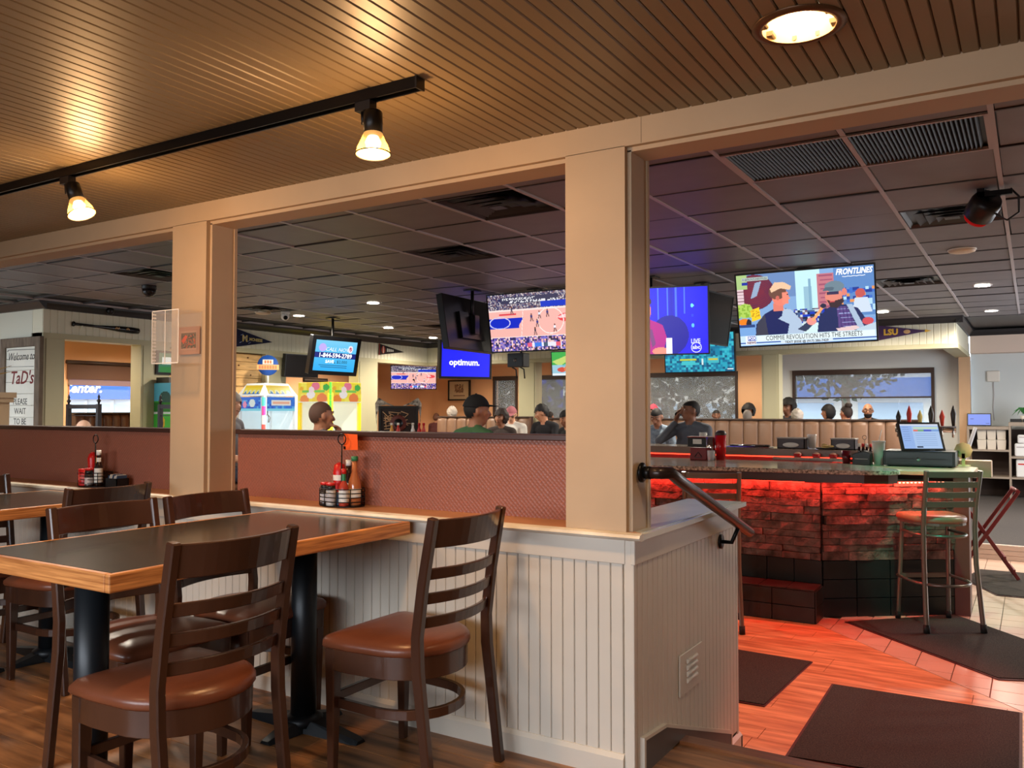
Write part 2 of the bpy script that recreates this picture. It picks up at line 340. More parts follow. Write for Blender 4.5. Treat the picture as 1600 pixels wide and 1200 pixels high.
# ================================================================ BAR ROOM STRUCTURE
struct(MB().box(-16, 2.5, YW+.19, 17, BF-.1, BF-.008).build('floor_bar', m_grout))
fb = bpy.data.objects['floor_bar']
def clip(poly, a, b, c):           # keep a*x+b*y<=c
    out = []
    for i in range(len(poly)):
        p, q = poly[i], poly[(i+1) % len(poly)]; dp, dq = a*p[0]+b*p[1]-c, a*q[0]+b*q[1]-c
        if dp <= 0: out.append(p)
        if dp*dq < 0: t = dp/(dp-dq); out.append((p[0]+(q[0]-p[0])*t, p[1]+(q[1]-p[1])*t))
    return out
# border line wood / tile : from (-1.303,6.242) to (-.064,4.989)
_nx, _ny = 1.253, 1.239; _cc = _nx*-1.303+_ny*6.242
for j in range(22):                # wood planks run along the partition
    y = 3.35+j*.150; x = -3.4-random.random()*.9
    while x < 1.3:
        q = [(x, y), (min(x+1.197, 2.4), y), (min(x+1.197, 2.4), y+.148), (x, y+.148)]; q = clip(q, _nx, _ny, _cc-.004)
        q = clip(q, 0, 1, 6.27)
        if len(q) > 2 and not (x+1.2 < -1.9 and y < 3.8): MB().prism(q, BF-.008, BF, 'z').build('floor_plank', m_barw, fb)
        x += 1.2
_tm = MB().box(.002, .198, .002, .198, BF-.008, BF).mesh('floor_tile', m_tile, .002)
for i in range(14):
    for j in range(30):
        x, y = -1.42+.2*i, 4.1+.2*j
        q = [(x+.003, y+.003), (x+.197, y+.003), (x+.197, y+.197), (x+.003, y+.197)]; q2 = clip(q, -_nx, -_ny, -_cc-.008)
        if len(q2) < 3 or x+.2 < -1.3+max(0, min(.8, (y-6.3)*.96)): continue
        if y > 9.85: continue
        if len(q2) == 4 and q2 == q: link('floor_tile', _tm, fb, (x, y, 0))
        else: MB().prism(q2, BF-.008, BF, 'z').build('floor_tile', m_tile, fb)
struct(MB().box(-7.9, -3.4, 3.0, 6.2, BF-.008, BF).box(-15.9, -1.6, 8.3, 13, BF-.008, BF).build('floor_carpet_rear', M('dark_carpet', (62, 56, 54), .95, var=.2, scale=90)))
# raised carpeted platform beyond the tiles, pale planked riser
struct(MB().box(-1.3, 2.5, 9.95, 16.5, BF-.05, -.15).build('floor_platform', M('dark_carpet', (0, 0, 0))))
rs = struct(MB().box(-1.3, 2.5, 9.90, 9.95, BF-.05, -.148).build('trim_platform_riser', M('pale_riser', (206, 188, 176), .4)))
for k in range(3): MB().box(-1.3, 2.5, 9.893, 9.90, BF+.002+.05*k, BF+.047+.05*k).build('riser_board', M('pale_riser', (0, 0, 0)), rs)
# mats
def mat_(poly, label, edge=True):
    t = thing('floor_mat', label, 'mat', (poly[0][0], poly[0][1], BF))
    q = [(p[0]-poly[0][0], p[1]-poly[0][1]) for p in poly]; cx = sum(p[0] for p in q)/len(q); cy = sum(p[1] for p in q)/len(q)
    MB().prism(q, .0005, .006, 'z').build('border', m_rub, t)
    ins = [(p[0]+(cx-p[0])*.03, p[1]+(cy-p[1])*.03) for p in q]
    MB().prism(ins, .006, .011, 'z').build('pile', m_mat, t)
mat_([(-1.62, 4.36), (-1.19, 4.38), (-1.15, 5.30), (-1.62, 5.32)], 'small brown mat lying against the foot of the return wall')
mat_([(-.945, 3.78), (-.06, 3.9), (-.07, 4.96), (-.97, 4.93)], 'large square brown entrance mat on the wood planks below the steps')
mat_([(-1.17, 6.42), (-.19, 5.50), (-.05, 5.56), (.3, 6.1), (-.075, 6.55), (-.52, 7.07)], 'brown mat with cut corner under the metal bar stool')
mat_([(-.56, 8.6), (-.28, 7.98), (.25, 8.0), (.25, 9.2), (-.46, 9.2)], 'brown mat under the red folding tray stand')

# bar room ceiling: suspended grid with tiles
ZB = 2.51; GX0, GY0, GS = -.1355, 4.19, .6085
cg = struct(MB().box(-16, 2.5, YW+.165, 17, ZB+.03, ZB+.06).build('ceiling_bar', m_crown))
skip = set()
CT = MB().prism([(.012, .012), (.5965, .012), (.5965, .5965), (.012, .5965)], ZB+.004, ZB+.012, 'z').mesh('ceiling_tile', m_dtile)
def cell(p): return (math.floor((p[0]-GX0)/GS), math.floor((p[1]-GY0)/GS))
def cellxy(c): return (GX0+c[0]*GS, GY0+c[1]*GS)
VENTS = {}
for key, p in dict(a=(-2.914, 4.494), b=(-4.162, 5.746), c=(-.453, 6.413), d=(-1.019, 9.342), e=(-6.9, 5.3), f=(-8.3, 7.6), g=(-7.6, 10.4)).items():
    VENTS[key] = cell(p); skip.add(cell(p))
RET = [(-2, 0), (-1, 0)]; skip |= set(RET)
cells = []
for i in range(-17, 4):
    for j in range(-3, 15):
        if (i, j) in skip: continue
        x, y = cellxy((i, j))
        if y+GS < YW+.17 or x < -10.0 and y > 5.6 or x < -9.8: continue
        d = math.hypot(x+.3, y+.3); px_ = Vector((x+.3, y+.3, ZB))-_C; dep = px_.dot(_fw)
        sx_ = 800+CAM_F*px_.dot(_rt)/max(dep, .1); vis = dep > 0 and -80 < sx_ < 1700
        cells.append((not vis, d, i, j))
cells.sort()
rest = MB()
for n_, (nv, d, i, j) in enumerate(cells):
    x, y = cellxy((i, j))
    if n_ < 285 and not nv:
        o = link('ceiling_tile', CT, cg, (x, y, random.uniform(-.002, .002)))
        o.rotation_euler = (random.uniform(-.004, .004), random.uniform(-.004, .004), 0)
    else: rest.box(x+.012, x+.5965, y+.012, y+.5965, ZB+.004, ZB+.012)
if rest.v: tag(rest.build('ceiling_tile_field', m_dtile, cg), kind='stuff')
for i in range(-17, 6): MB().box(GX0+i*GS-.012, GX0+i*GS+.012, YW+.165, 13.2, ZB-.003, ZB+.02).build('main_tee', m_tee, cg)
for j in range(-2, 16): MB().box(-10.2, 2.5, GY0+j*GS-.008, GY0+j*GS+.008, ZB-.001, ZB+.018).build('cross_tee', M('ceiling_cross_tee', (66, 62, 64), .5), cg)
# ================================================================ DINING FURNITURE
m_chair = M('dark_walnut_chair', (54, 33, 24), .24, var=.25, scale=3, st=(1, 1, .25), rgb2=(72, 45, 32), coat=.2)
m_seat = M('chestnut_vinyl', (112, 62, 40), .32, var=.12, scale=5, bump=.05, bscale=120)
m_oak = M('oak_edge', (166, 98, 48), .38, var=.22, scale=16, st=(.35, .35, 9), rgb2=(206, 142, 82), detail=6)
m_top = M('dark_laminate', (64, 60, 54), .18, var=.12, scale=7)
m_col = M('black_table_column', (26, 30, 34), .4, .3)
def dshape(sx=1., sy=1., n=16):
    pts = [(-.225, -.19), (-.228, 0), (-.225, .19), (-.205, .212), (-.1, .214), (.0, .205)]
    for k in range(1, n): a = PI/2-k*PI/n; pts.append((.0+.195*math.cos(a), .205*math.sin(a)))
    pts += [(.0, -.205), (-.1, -.214), (-.205, -.212)]
    return [(p[0]*sx, p[1]*sy) for p in pts]
def chair_proto():
    t = thing('dining_chair', '-', 'chair')
    rings = [[(x, y, z) for x, y in dshape(s, s)] for z, s in ((.422, .985), (.430, 1.012), (.444, 1.008), (.456, .965), (.466, .86), (.473, .6), (.475, .2))]
    MB().loft(rings).build('seat', m_seat, t)
    fr = [[(x, y, z) for x, y in dshape(.965, .965)] for z in (.350, .352, .420, .422)]
    MB().loft(fr, sm=True).build('seat_frame', m_chair, t)
    for s in (-1, 1):
        MB().loft([[(-.185+a*q, s*.185+b*q, z) for a, b in ((-1, -1), (1, -1), (1, 1), (-1, 1))] for z, q in ((0, .013), (.35, .020), (.42, .021))], sm=False).build('leg', m_chair, t, bevel=.003)
        prof = [(.215, 0), (.247, 0), (.198, .40), (.194, .50), (.214, .66), (.252, .875), (.222, .880), (.180, .66), (.158, .50), (.160, .40)]
        MB().prism(prof, s*.195-.014, s*.195+.014, 'y').build('back_post', m_chair, t, bevel=.004)
    def band(z0, z1, x0, x1, bow, th, name):
        rings = []
        for k in range(13):
            u = k/12*2-1; y = u*.185; b = bow*(1-u*u)
            rings.append([(x0+b, y, z0), (x0+b+th, y, z0), (x1+b+th, y, z1), (x1+b, y, z1)])
        MB().loft(rings, sm=False).build(name, m_chair, t, bevel=.003)
    band(.782, .872, .211, .229, .048, .018, 'crest_rail')
    for k, z in enumerate((.700, .622, .545)): band(z-.018, z+.018, .196-.014*k, .202-.014*k, .046, .015, 'slat')
    def ring(z):
        pts = [(-.18, .17)]+[(x*.9, y*.86) for x, y in dshape()[4:-2]]+[(-.18, -.17)]
        P = [Vector((x, y, 0)) for x, y in pts]; rings = []
        for i, p in enumerate(P):
            d = (P[min(i+1, len(P)-1)]-P[max(i-1, 0)]).normalized(); nn = Vector((d.y, -d.x, 0))*.009
            rings.append([p-nn+Vector((0, 0, z-.016)), p+nn+Vector((0, 0, z-.016)), p+nn+Vector((0, 0, z+.016)), p-nn+Vector((0, 0, z+.016))])
        MB().loft(rings, sm=False).build('stretcher', m_chair, t, bevel=.002)
    ring(.235)
    MB().box(-.195, -.177, -.17, .17, .24, .27).build('stretcher', m_chair, t, bevel=.002)
    return t
ch = chair_proto()
CH = [((-1.82, 2.30, 0), 0, 'dark wooden ladder-back chair with chestnut seat pulled out beside the knee wall'),
      ((-2.08, 1.58, 0), R(-2), 'dark wooden ladder-back chair with chipped crest rail pushed under the long oak-edged table'),
      ((-2.63, 1.84, 0), PI, 'dark wooden chair whose crest rail shows across the long table, standing away from the wall'),
      ((-2.63, 2.30, 0), R(183), 'dark wooden chair across the long table, beside the knee wall and under the post'),
      ((-3.76, 2.28, 0), R(2), 'dark wooden chair tucked under the second table, its scratched back turned to the long table'),
      ((-4.36, 2.20, 0), PI, 'dark wooden chair across the second table, its back post catching the light')]
for i, (l, r, lab) in enumerate(CH):
    if i == 0: ch.location = l; ch.rotation_euler = (0, 0, r); tag(ch, lab, 'chair', 'ladder-back dining chairs')
    else: c = copy_tree(ch, l, r, lab)
def table(x0, x1, y0, y1, label, cols):
    t = thing('dining_table', label, 'table', ((x0+x1)/2, (y0+y1)/2, 0)); w2, l2 = (x1-x0)/2, (y1-y0)/2
    MB().box(-w2+.022, w2-.022, -l2+.022, l2-.022, .745, .787).build('tabletop', m_top, t)
    for (a, b, c, d) in ((-w2, -w2+.022, -l2, l2), (w2-.022, w2, -l2, l2)): MB().box(a, b, c, d, .738, .7868).build('edge_band', m_oak, t, bevel=.004, seg=2)
    for (c, d) in ((-l2, -l2+.022), (l2-.022, l2)): MB().box(-w2+.022, w2-.022, c, d, .738, .7868).build('edge_band', m_oak, t, bevel=.004, seg=2)
    for cy in cols:
        y = cy-(y0+y1)/2
        MB().lathe([(.048, .03), (.048, .735)], 24, (0, y, 0)).build('column', m_col, t)
        MB().box(-.14, .14, y-.1, y+.1, .73, .744).build('mounting_plate', m_col, t)
        MB().lathe([(.0, .0), (.07, .02), (.075, .045), (.05, .06), (.048, .06)], 20, (0, y, 0)).build('base_hub', m_col, t)
        for sx in (-1, 1): MB().loft([[(sx*xx, y-hw, z0), (sx*xx, y+hw, z0), (sx*xx, y+hw*.6, z1), (sx*xx, y-hw*.6, z1)][::sx] for xx, hw, z0, z1 in ((.04, .05, .004, .05), (.27, .03, .0, .018), (.29, .025, .0, .012))], sm=False).build('base_foot', m_col, t)
        for sy in (-1, 1): MB().loft([[(-hw, y+sy*xx, z0), (hw, y+sy*xx, z0), (hw*.6, y+sy*xx, z1), (-hw*.6, y+sy*xx, z1)][::-sy] for xx, hw, z0, z1 in ((.04, .05, .004, .05), (.17, .03, .0, .018), (.19, .025, .0, .012))], sm=False).build('base_foot', m_col, t)
table(-2.75, -2.03, 1.32, 2.555, 'long dark-topped table with a thick oak edge set end-on to the knee wall', (1.50, 2.36))
table(-4.47, -3.75, 1.75, 2.555, 'second oak-edged table with a dark top, further along the knee wall', (1.95, 2.36))

# ---------------------------------------------------------------- condiment caddies on the ledge
m_wire = M('black_wire', (14, 13, 13), .4, .5); m_red = M('red_plastic', (196, 26, 24), .35); m_gl = M('clear_glass', (225, 225, 225), .08, alpha=.35)
m_amber = M('amber_sauce', (176, 104, 62), .15, coat=.4); m_lab = M('white_label', (226, 220, 208), .6); m_green = M('green_cap', (44, 120, 74), .4)
m_dkb = M('dark_sauce', (38, 18, 12), .15, coat=.4); m_wcap = M('white_cap', (225, 220, 210), .5); m_tab = M('red_sauce', (170, 60, 44), .2)
LZ = .8062
def caddy(cx, cy, tall, label):
    t = thing('condiment_caddy', label, 'caddy', (cx, cy, LZ), 0, 'wire condiment caddies on the ledge'); a, b = .108, .074
    ell = lambda z, k=1: [(a*k*math.cos(2*PI*i/28), b*k*math.sin(2*PI*i/28), z) for i in range(28)]
    for z in (.004, .022, .040, .058, .075): MB().tube(ell(z), .0021, 6, closed=True).build('wire_hoop', m_wire, t)
    for i in range(10):
        q = 2*PI*i/10; MB().tube([(a*math.cos(q), b*math.sin(q), .002), (a*math.cos(q), b*math.sin(q), .076)], .002, 6).build('wire_upright', m_wire, t)
    MB().prism([(p[0], p[1]) for p in ell(0, .985)], .001, .005).build('base_plate', m_wire, t)
    MB().tube([(-.003, 0, .004), (-.003, 0, tall-.045)], .003, 8).build('stem', m_wire, t)
    MB().tube([(-.003+.022*math.cos(2*PI*i/24), 0, tall-.023+.022*math.sin(2*PI*i/24)) for i in range(24)], .0026, 8, closed=True).build('ring_handle', m_wire, t)
    return t
def bottle(name, label, cat, loc, prof, mat, capprof, capmat, lab=None, labmat=None, group=None, neck=None):
    t = thing(name, label, cat, loc, 0, group); MB().lathe(prof, 18).build('body', mat, t); MB().lathe(capprof, 18).build('cap', capmat, t)
    if lab: MB().lathe(lab, 18, cap=False).build('paper_label', labmat or m_lab, t)
    if neck: MB().lathe(neck[0], 18, cap=False).build('neck_label', neck[1], t)
    return t
def shaker(loc, label, k=1., dark=False):
    t = thing('spice_shaker', label, 'shaker', loc, 0, 'red-lidded shakers')
    MB().lathe([(0, 0), (.021*k, 0), (.0215*k, .006), (.0215*k, .062), (.018*k, .066), (0, .066)], 16).build('jar', M('shaker_glass_dark' if dark else 'shaker_glass', (60, 50, 46) if dark else (196, 188, 180), .2), t)
    MB().lathe([(.0218*k, .012), (.0218*k, .046)], 16, cap=False).build('paper_label', M('shaker_label', (190, 180, 176), .6), t)
    MB().lathe([(0, .064), (.0195*k, .064), (.0195*k, .084), (0, .084)], 16).build('collar', m_blackp, t)
    MB().lathe([(0, .084), (.0205*k, .084), (.021*k, .092), (.017*k, .095), (0, .095)], 16).build('lid', m_red, t)
caddy(-2.505, 2.688, .305, 'black wire condiment caddy holding an amber dressing bottle, with an orange card on its ring')
Z0 = LZ+.005
shaker((-2.570, 2.655, Z0), 'red-lidded pepper shaker at the rim of the caddy with the orange card', 1., True)
shaker((-2.523, 2.640, Z0), 'red-lidded seasoning shaker beside the blue packets in the caddy with the orange card', .95)
bottle('dressing_bottle', 'tall amber dressing bottle with a green cap in the wire caddy', 'bottle', (-2.450, 2.705, Z0),
       [(0, 0), (.027, 0), (.029, .006), (.029, .075), (.025, .1), (.012, .14), (.0105, .19), (0, .19)], m_amber, [(0, .186), (.0145, .186), (.0145, .205), (0, .205)], m_green, [(.0293, .03), (.0293, .07)], m_lab)
bottle('hot_sauce_bottle', 'small hot sauce bottle with a green neck band in the wire caddy', 'bottle', (-2.458, 2.648, Z0),
       [(0, 0), (.0195, 0), (.021, .005), (.021, .07), (.016, .09), (.008, .105), (.007, .135), (0, .135)], m_tab, [(0, .134), (.010, .134), (.010, .155), (0, .155)], m_red, [(.0213, .018), (.0213, .066)], m_lab, neck=([(.0088, .106), (.0088, .134)], m_green))
bottle('steak_sauce_bottle', 'dark steak sauce bottle with a white cap behind the caddy stem', 'bottle', (-2.497, 2.72, Z0),
       [(0, 0), (.021, 0), (.023, .006), (.023, .1), (.012, .125), (.011, .165), (0, .165)], m_dkb, [(0, .164), (.013, .164), (.013, .188), (0, .188)], m_wcap, [(.0233, .03), (.0233, .09)], m_lab)
bottle('ketchup_bottle', 'glossy red ketchup squeeze bottle leaning at the back of the caddy with the orange card', 'bottle', (-2.545, 2.715, Z0),
       [(0, 0), (.024, 0), (.028, .008), (.027, .06), (.025, .09), (.028, .13), (.022, .165), (.012, .172), (0, .172)], m_red, [(0, .17), (.012, .17), (.009, .176), (0, .176)], m_red, [(.0275, .1), (.0275, .125)], m_lab)
pk = thing('sweetener_packets', 'small bundle of blue sweetener packets at the front of the wire caddy', 'packets', (-2.512, 2.675, Z0))
for k in range(5): MB().obox((0, .006*k-.012, .027), (.036, .004, .052), (R(4*k-8), 0, 0)).build('packet', M('blue_packet', (62, 84, 112), .6) if k % 2 == 0 else m_lab, pk)
oc = thing('order_card', 'bright orange paper card clipped to the caddy ring', 'card', (-2.478, 2.702, LZ+.235))
MB().add([(-.035, .004, 0), (.048, 0, .003), (.046, -.002, .068), (-.034, .002, .07), (-.035, .0048, 0), (.048, .0008, .003), (.046, -.0012, .068), (-.034, .0028, .07)], [(0, 1, 2, 3), (7, 6, 5, 4), (0, 4, 5, 1), (1, 5, 6, 2), (2, 6, 7, 3), (3, 7, 4, 0)]).build('card', M('orange_card', (244, 92, 20), .6), oc)
MB().box(-.031, -.024, -.002, .006, .004, .016).build('clip', m_wire, oc)
caddy(-4.275, 2.69, .275, 'black wire condiment caddy with a squat red candle tumbler, beside the napkin box')
bottle('steak_sauce_bottle', 'dark glass steak sauce bottle with cream label in the caddy holding the red tumbler', 'bottle', (-4.208, 2.665, Z0),
       [(0, 0), (.019, 0), (.021, .006), (.021, .1), (.011, .125), (.010, .165), (0, .165)], m_dkb, [(0, .164), (.012, .164), (.012, .19), (0, .19)], m_wcap, [(.0213, .02), (.0213, .095)], m_lab, neck=([(.0113, .128), (.0113, .15)], m_lab))
bottle('ketchup_bottle', 'red ketchup bottle at the back of the caddy holding the red tumbler', 'bottle', (-4.335, 2.71, Z0),
       [(0, 0), (.024, 0), (.027, .008), (.025, .07), (.022, .1), (.026, .14), (.018, .165), (0, .168)], m_red, [(0, .166), (.012, .166), (.009, .174), (0, .174)], m_red)
bottle('hot_sauce_bottle', 'small hot sauce bottle with yellow label behind the red tumbler', 'bottle', (-4.29, 2.715, Z0),
       [(0, 0), (.019, 0), (.021, .005), (.021, .09), (.013, .11), (.011, .15), (0, .15)], m_tab, [(0, .149), (.013, .149), (.013, .172), (0, .172)], m_red, [(.0135, .112), (.0135, .148)], M('yellow_label', (232, 170, 50), .5))
shaker((-4.248, 2.637, Z0), 'red-lidded pepper shaker next to the squat red tumbler', 1., True)
tb = thing('red_tumbler', 'squat red plastic tumbler standing in the wire caddy', 'tumbler', (-4.305, 2.648, Z0))
MB().lathe([(0, 0), (.029, 0), (.03, .004), (.031, .088), (.028, .09), (.027, .02), (0, .02)], 20).build('wall', m_red, tb); MB().lathe([(.0312, .03), (.0316, .06)], 20, cap=False).build('stripe', M('pale_red_stripe', (226, 84, 70), .4), tb)
nb = thing('napkin_box', 'low black box of white sachets beside the wire caddy', 'box', (-4.10, 2.70, LZ))
MB().box(-.05, .05, -.035, .035, 0, .004).box(-.05, .05, -.035, -.031, 0, .05).box(-.05, .05, .031, .035, 0, .05).box(-.05, -.046, -.035, .035, 0, .05).box(.046, .05, -.035, .035, 0, .05).build('tray', m_blackp, nb)
for k in range(7): MB().obox((-.036+.012*k, 0, .038+.006*(k % 2)), (.004, .055, .055), (0, R(18+4*(k % 3)), 0)).build('sachet', m_lab if k % 3 else M('blue_packet', (0, 0, 0)), nb)

# ---------------------------------------------------------------- acrylic holder on the post
ab = thing('acrylic_holder', 'clear acrylic display box with a small picture, screwed to the tan post', 'display box', (-3.40, 2.535, 1.55))
m_acr = M('clear_acrylic', (240, 240, 240), .06, alpha=.10, spec=.8)
for q in ((-.095, .095, .061, .065, -.12, .12), (-.095, .095, -.065, -.061, -.12, .12), (-.095, -.091, -.061, .061, -.12, .12), (.091, .095, -.061, .061, -.12, .12), (-.095, .095, -.065, .065, .12, .124), (-.095, .095, -.065, .065, -.124, -.12)):
    MB().box(*q).build('acrylic_sheet', m_acr, ab)
m_edge = M('bright_acrylic_edge', (235, 232, 226), .2)
for sx in (-.095, .0, .095):
    MB().box(sx-.0018, sx+.0018, -.067, -.065, -.12, .12).build('edge_strip', m_edge, ab)
for sz in (-.122, .122): MB().box(-.095, .095, -.067, -.065, sz-.002, sz+.002).build('edge_strip', m_edge, ab)
for k in range(14): MB().box(-.098, -.0952, -.062, -.045, -.11+.0165*k, -.103+.0165*k).build('hinge_knuckle', m_edge, ab)
p = PIC(40, 32, (198, 150, 120)); p.rect(.04, .1, .96, .92, (120, 96, 70)); p.noise(.1, .2, .9, .9, [(70, 66, 50), (150, 120, 84), (196, 86, 48), (54, 60, 40)], 2, .8, 4); p.poly([(.05, .5), (.3, .2), (.45, .3), (.2, .65)], (226, 84, 44))
picture(p, .12, .09, 'picture_card', PRINT('print_card'), ab, frame((.015, .05, -.01), (1, 0, 0), (0, 0, 1)))
MB().box(-.06, .09, .052, .056, -.075, .055).build('card_backing', M('tan_card', (190, 140, 110), .7), ab)

# ---------------------------------------------------------------- track lighting and recessed can
tr = thing('track_light', 'black track light with two lit spot heads under the boarded ceiling', 'track light', (-1.52, 1.95, ZC))
MB().box(-5.2, 0, -.018, .018, -.022, 0).box(-5.2, 0, -.018, -.012, -.034, -.022).box(-5.2, 0, .012, .018, -.034, -.022).build('rail', m_black, tr)
MB().box(-.004, .002, -.02, .02, -.036, 0).build('end_cap', m_blackp, tr)
m_cup = M('amber_glass_cup', (255, 190, 96), .25, alpha=.55); _b = m_cup.node_tree.nodes['Principled BSDF']; _b.inputs['Emission Color'].default_value = (1, .55, .16, 1); _b.inputs['Emission Strength'].default_value = .9
m_bulb = EM('hot_bulb', (255, 226, 160), 30)
def head(x, ax):
    h = MB().box(x-.03, x+.03, -.016, .016, -.062, -.034).build('adapter', m_blackp, tr)
    MB().tube([(x-.012, 0, -.062), (x-.014, .004, -.10)], .006, 8).build('swivel_arm', m_black, tr)
    MB().tube([(x-.012, .012, -.062), (x-.018, .02, -.095), (x-.004, .02, -.105), (x+.01, .012, -.07), (x+.028, 0, -.066)], .004, 6).build('power_lead', m_blackp, tr)
    a = Vector(ax).normalized(); o = Vector((x+.03, 0, -.068))
    MB().lathe([(0, 0), (.026, 0), (.029, .004), (.029, .078), (0, .078)], 20, o, a).build('housing', m_black, tr)
    MB().lathe([(.029, .070), (.036, .088), (.047, .112), (.053, .135)], 24, o, a, cap=False).build('reflector_cup', m_cup, tr)
    MB().tube([o+a*.135+(Vector((0, 0, 1)).rotation_difference(a).to_matrix() @ Vector((.0535*math.cos(q*PI/12), .0535*math.sin(q*PI/12), 0))) for q in range(24)], .0022, 6, closed=True).build('cup_rim', m_black, tr)
    MB().lathe([(0, .078), (.016, .080), (.024, .098), (.020, .112), (0, .118)], 16, o, a).build('bulb', m_bulb, tr)
    wp = Vector((-1.52, 1.95, ZC))+o+a*.15
    point('spot_glow', wp+Vector((0, 0, .0)), 16, WARM, .05)
    spot('spot_beam', wp, wp+a, 30, WARM, R(125), .8, .05)
head(-.21, (.05, -.05, -1)); head(-1.80, (.42, .1, -1))
cn = thing('recessed_downlight', 'large round recessed can light glowing in the boarded ceiling', 'ceiling light', (CANX, CANY, ZC))
MB().lathe([(.090, .002), (.090, -.006), (.100, -.008), (.116, -.003), (.116, .0)], 36, cap=False).build('trim_ring', M('bronze_ring', (96, 66, 42), .35, .5), cn)
MB().lathe([(.090, -.006), (.089, .03), (.084, .075), (.084, .12)], 36, cap=False).build('reflector', M('brushed_reflector', (226, 190, 140), .45, .2), cn)
MB().lathe([(.083, .075), (.07, .060), (.04, .050), (0.001, .047)], 36, cap=False).build('bulb', EM('can_bulb', (255, 232, 190), 22), cn)
spot('can_light', (CANX, CANY, ZC-.012), (CANX, CANY, 0), 26, WARM2, R(130), .6, .06)
# unseen cans added beside and behind the camera to light the dining room
for k, (x, y) in enumerate(((-2.6, .2), (-.4, .0), (-4.6, .2), (1.4, 1.4))):
    c2 = copy_tree(cn, (x, y, ZC-.002), 0, 'round can light in the dining ceiling over the seats further from the partition'); c2['group'] = 'dining can lights'
    spot('can_light', (x, y, ZC-.02), (x, y, 0), 22, WARM2, R(120), .6, .06)
# ================================================================ BAR
m_stone = M('ledge_stone', (84, 64, 58), .75, var=.35, scale=14, bump=1.0, bscale=45, rgb2=(118, 92, 84))
m_btile = M('black_base_tile', (30, 38, 40), .35, var=.15, scale=8)
m_btile2 = M('ledge_tile_dark', (58, 40, 38), .35)
m_gran = M('brown_granite', (96, 84, 74), .12, var=.55, scale=60, detail=3, rgb2=(176, 160, 142))
m_apr = M('walnut_apron', (66, 40, 30), .4)
m_steel = M('brushed_gunmetal', (122, 114, 106), .3, .55)
m_foot = M('rubber_foot', (24, 22, 22), .7)
m_led = EM('red_led', (255, 40, 24), 9)
m_led2 = EM('red_led_dots', (255, 120, 90), 12)
P0, Q0 = Vector((-1.335, 6.50, 0)), Vector((-.515, 7.10, 0)); DG = (Q0-P0).normalized(); DN = Vector((DG.y, -DG.x, 0)); DL = (Q0-P0).length
bar = thing('bar_counter', 'stone-clad bar front with black tiled base glowing under red light', 'bar', (-1.335, 6.5, BF))
def bl(v): return (v[0]+1.335, v[1]-6.5, v[2]-BF)
MB().prism([(-3.3, .022), (0, .022), (DL*DG.x, DL*DG.y+.022), (DL*DG.x-.06, DL*DG.y+.08), (-.04, .12), (-3.3, .12)], 0, .995).build('core', M('bar_core', (40, 30, 28), .8), bar)
MB().box(-3.3, 0, -.25, .02, 0, .24-.012).build('plinth_core', M('bar_core', (0, 0, 0)), bar)
def face(u0, u1, o, d, n, z0, z1):
    z = z0; row = 0
    while z < z1-.02:
        h = min(random.uniform(.045, .07), z1-z); u = u0-random.uniform(0, .2)
        while u < u1:
            ln = random.uniform(.14, .42); a, b = max(u, u0), min(u+ln, u1); u += ln
            if b-a < .03: continue
            e = random.uniform(.006, .028); m_ = MB(); nx = max(2, int((b-a)/.06)); top = []
            fr = [[], []]
            for k in range(nx+1):
                q = a+.0015+(b-a-.003)*k/nx
                for r_, zz in enumerate((z+.002, z+h-.002)):
                    ee = e+random.uniform(-.006, .006); fr[r_].append(o+d*q+n*ee+Vector((0, 0, zz)))
            bk = [[o+d*(a+.0015+(b-a-.003)*k/nx)-n*.02+Vector((0, 0, zz)) for k in range(nx+1)] for zz in (z+.002, z+h-.002)]
            rings = [[bk[0][k], fr[0][k], fr[1][k], bk[1][k]] for k in range(nx+1)]
            m_.loft(rings, sm=False).build('stone', m_stone, bar)
        z += h; row += 1
face(-3.29, -.008, Vector((0, 0, 0)), Vector((1, 0, 0)), Vector((0, -1, 0)), .41, .985)
face(.004, DL, Vector((0, 0, 0)), DG, DN, .41, .985)
for i in range(16):
    x = -3.2+.2*i; MB().box(x+.002, min(x+.198, 0), -.008, .02, .24, .408).build('wall_tile', m_btile, bar, bevel=.002)
    MB().box(x+.002, min(x+.198, 0), -.253, -.012, .228, .240).build('ledge_tile', m_btile2, bar, bevel=.002)
for i in range(11):
    for j in range(2):
        x = -3.3+.3*i+(.0 if j else .0); MB().box(x+.002, x+.298, -.262, -.248, .114*j+.002, .114*j+.112).build('plinth_tile', m_btile, bar, bevel=.002)
for j in range(2): MB().box(-.002, .008, -.25, -.0, .114*j+.002, .114*j+.112).build('plinth_tile', m_btile, bar)
for i in range(4):
    for j in range(3):
        a = .256*i+.004; b = min(.256*i+.252, DL); m_ = MB()
        ring = [[DG*q-DN*.02+Vector((0, 0, z)) for q, z in ((a, z0), (b, z0), (b, z1), (a, z1))] if s == 0 else [DG*q+DN*.010+Vector((0, 0, z)) for q, z in ((a, z0), (b, z0), (b, z1), (a, z1))] for s in (0, 1) for z0, z1 in ((.137*j+.002, .137*j+.133),)]
        m_.loft(ring, sm=False).build('wall_tile', m_btile, bar)
MB().box(-3.3, -.1, -.10, -.09, .984, .992).build('led_strip', m_led, bar)
ls = DG*.12+DN*.10; le = DG*(DL-.2)+DN*.10
MB().tube([ls+Vector((0, 0, .985)), le+Vector((0, 0, .985))], .006, 6).build('led_strip', m_led, bar)
for k in range(16):
    q = DG*(.42+.03*k)+DN*.107; MB().obox((q.x, q.y, .985), (.012, .008, .008), (0, 0, math.atan2(DG.y, DG.x))).build('led_chip', m_led2, bar)
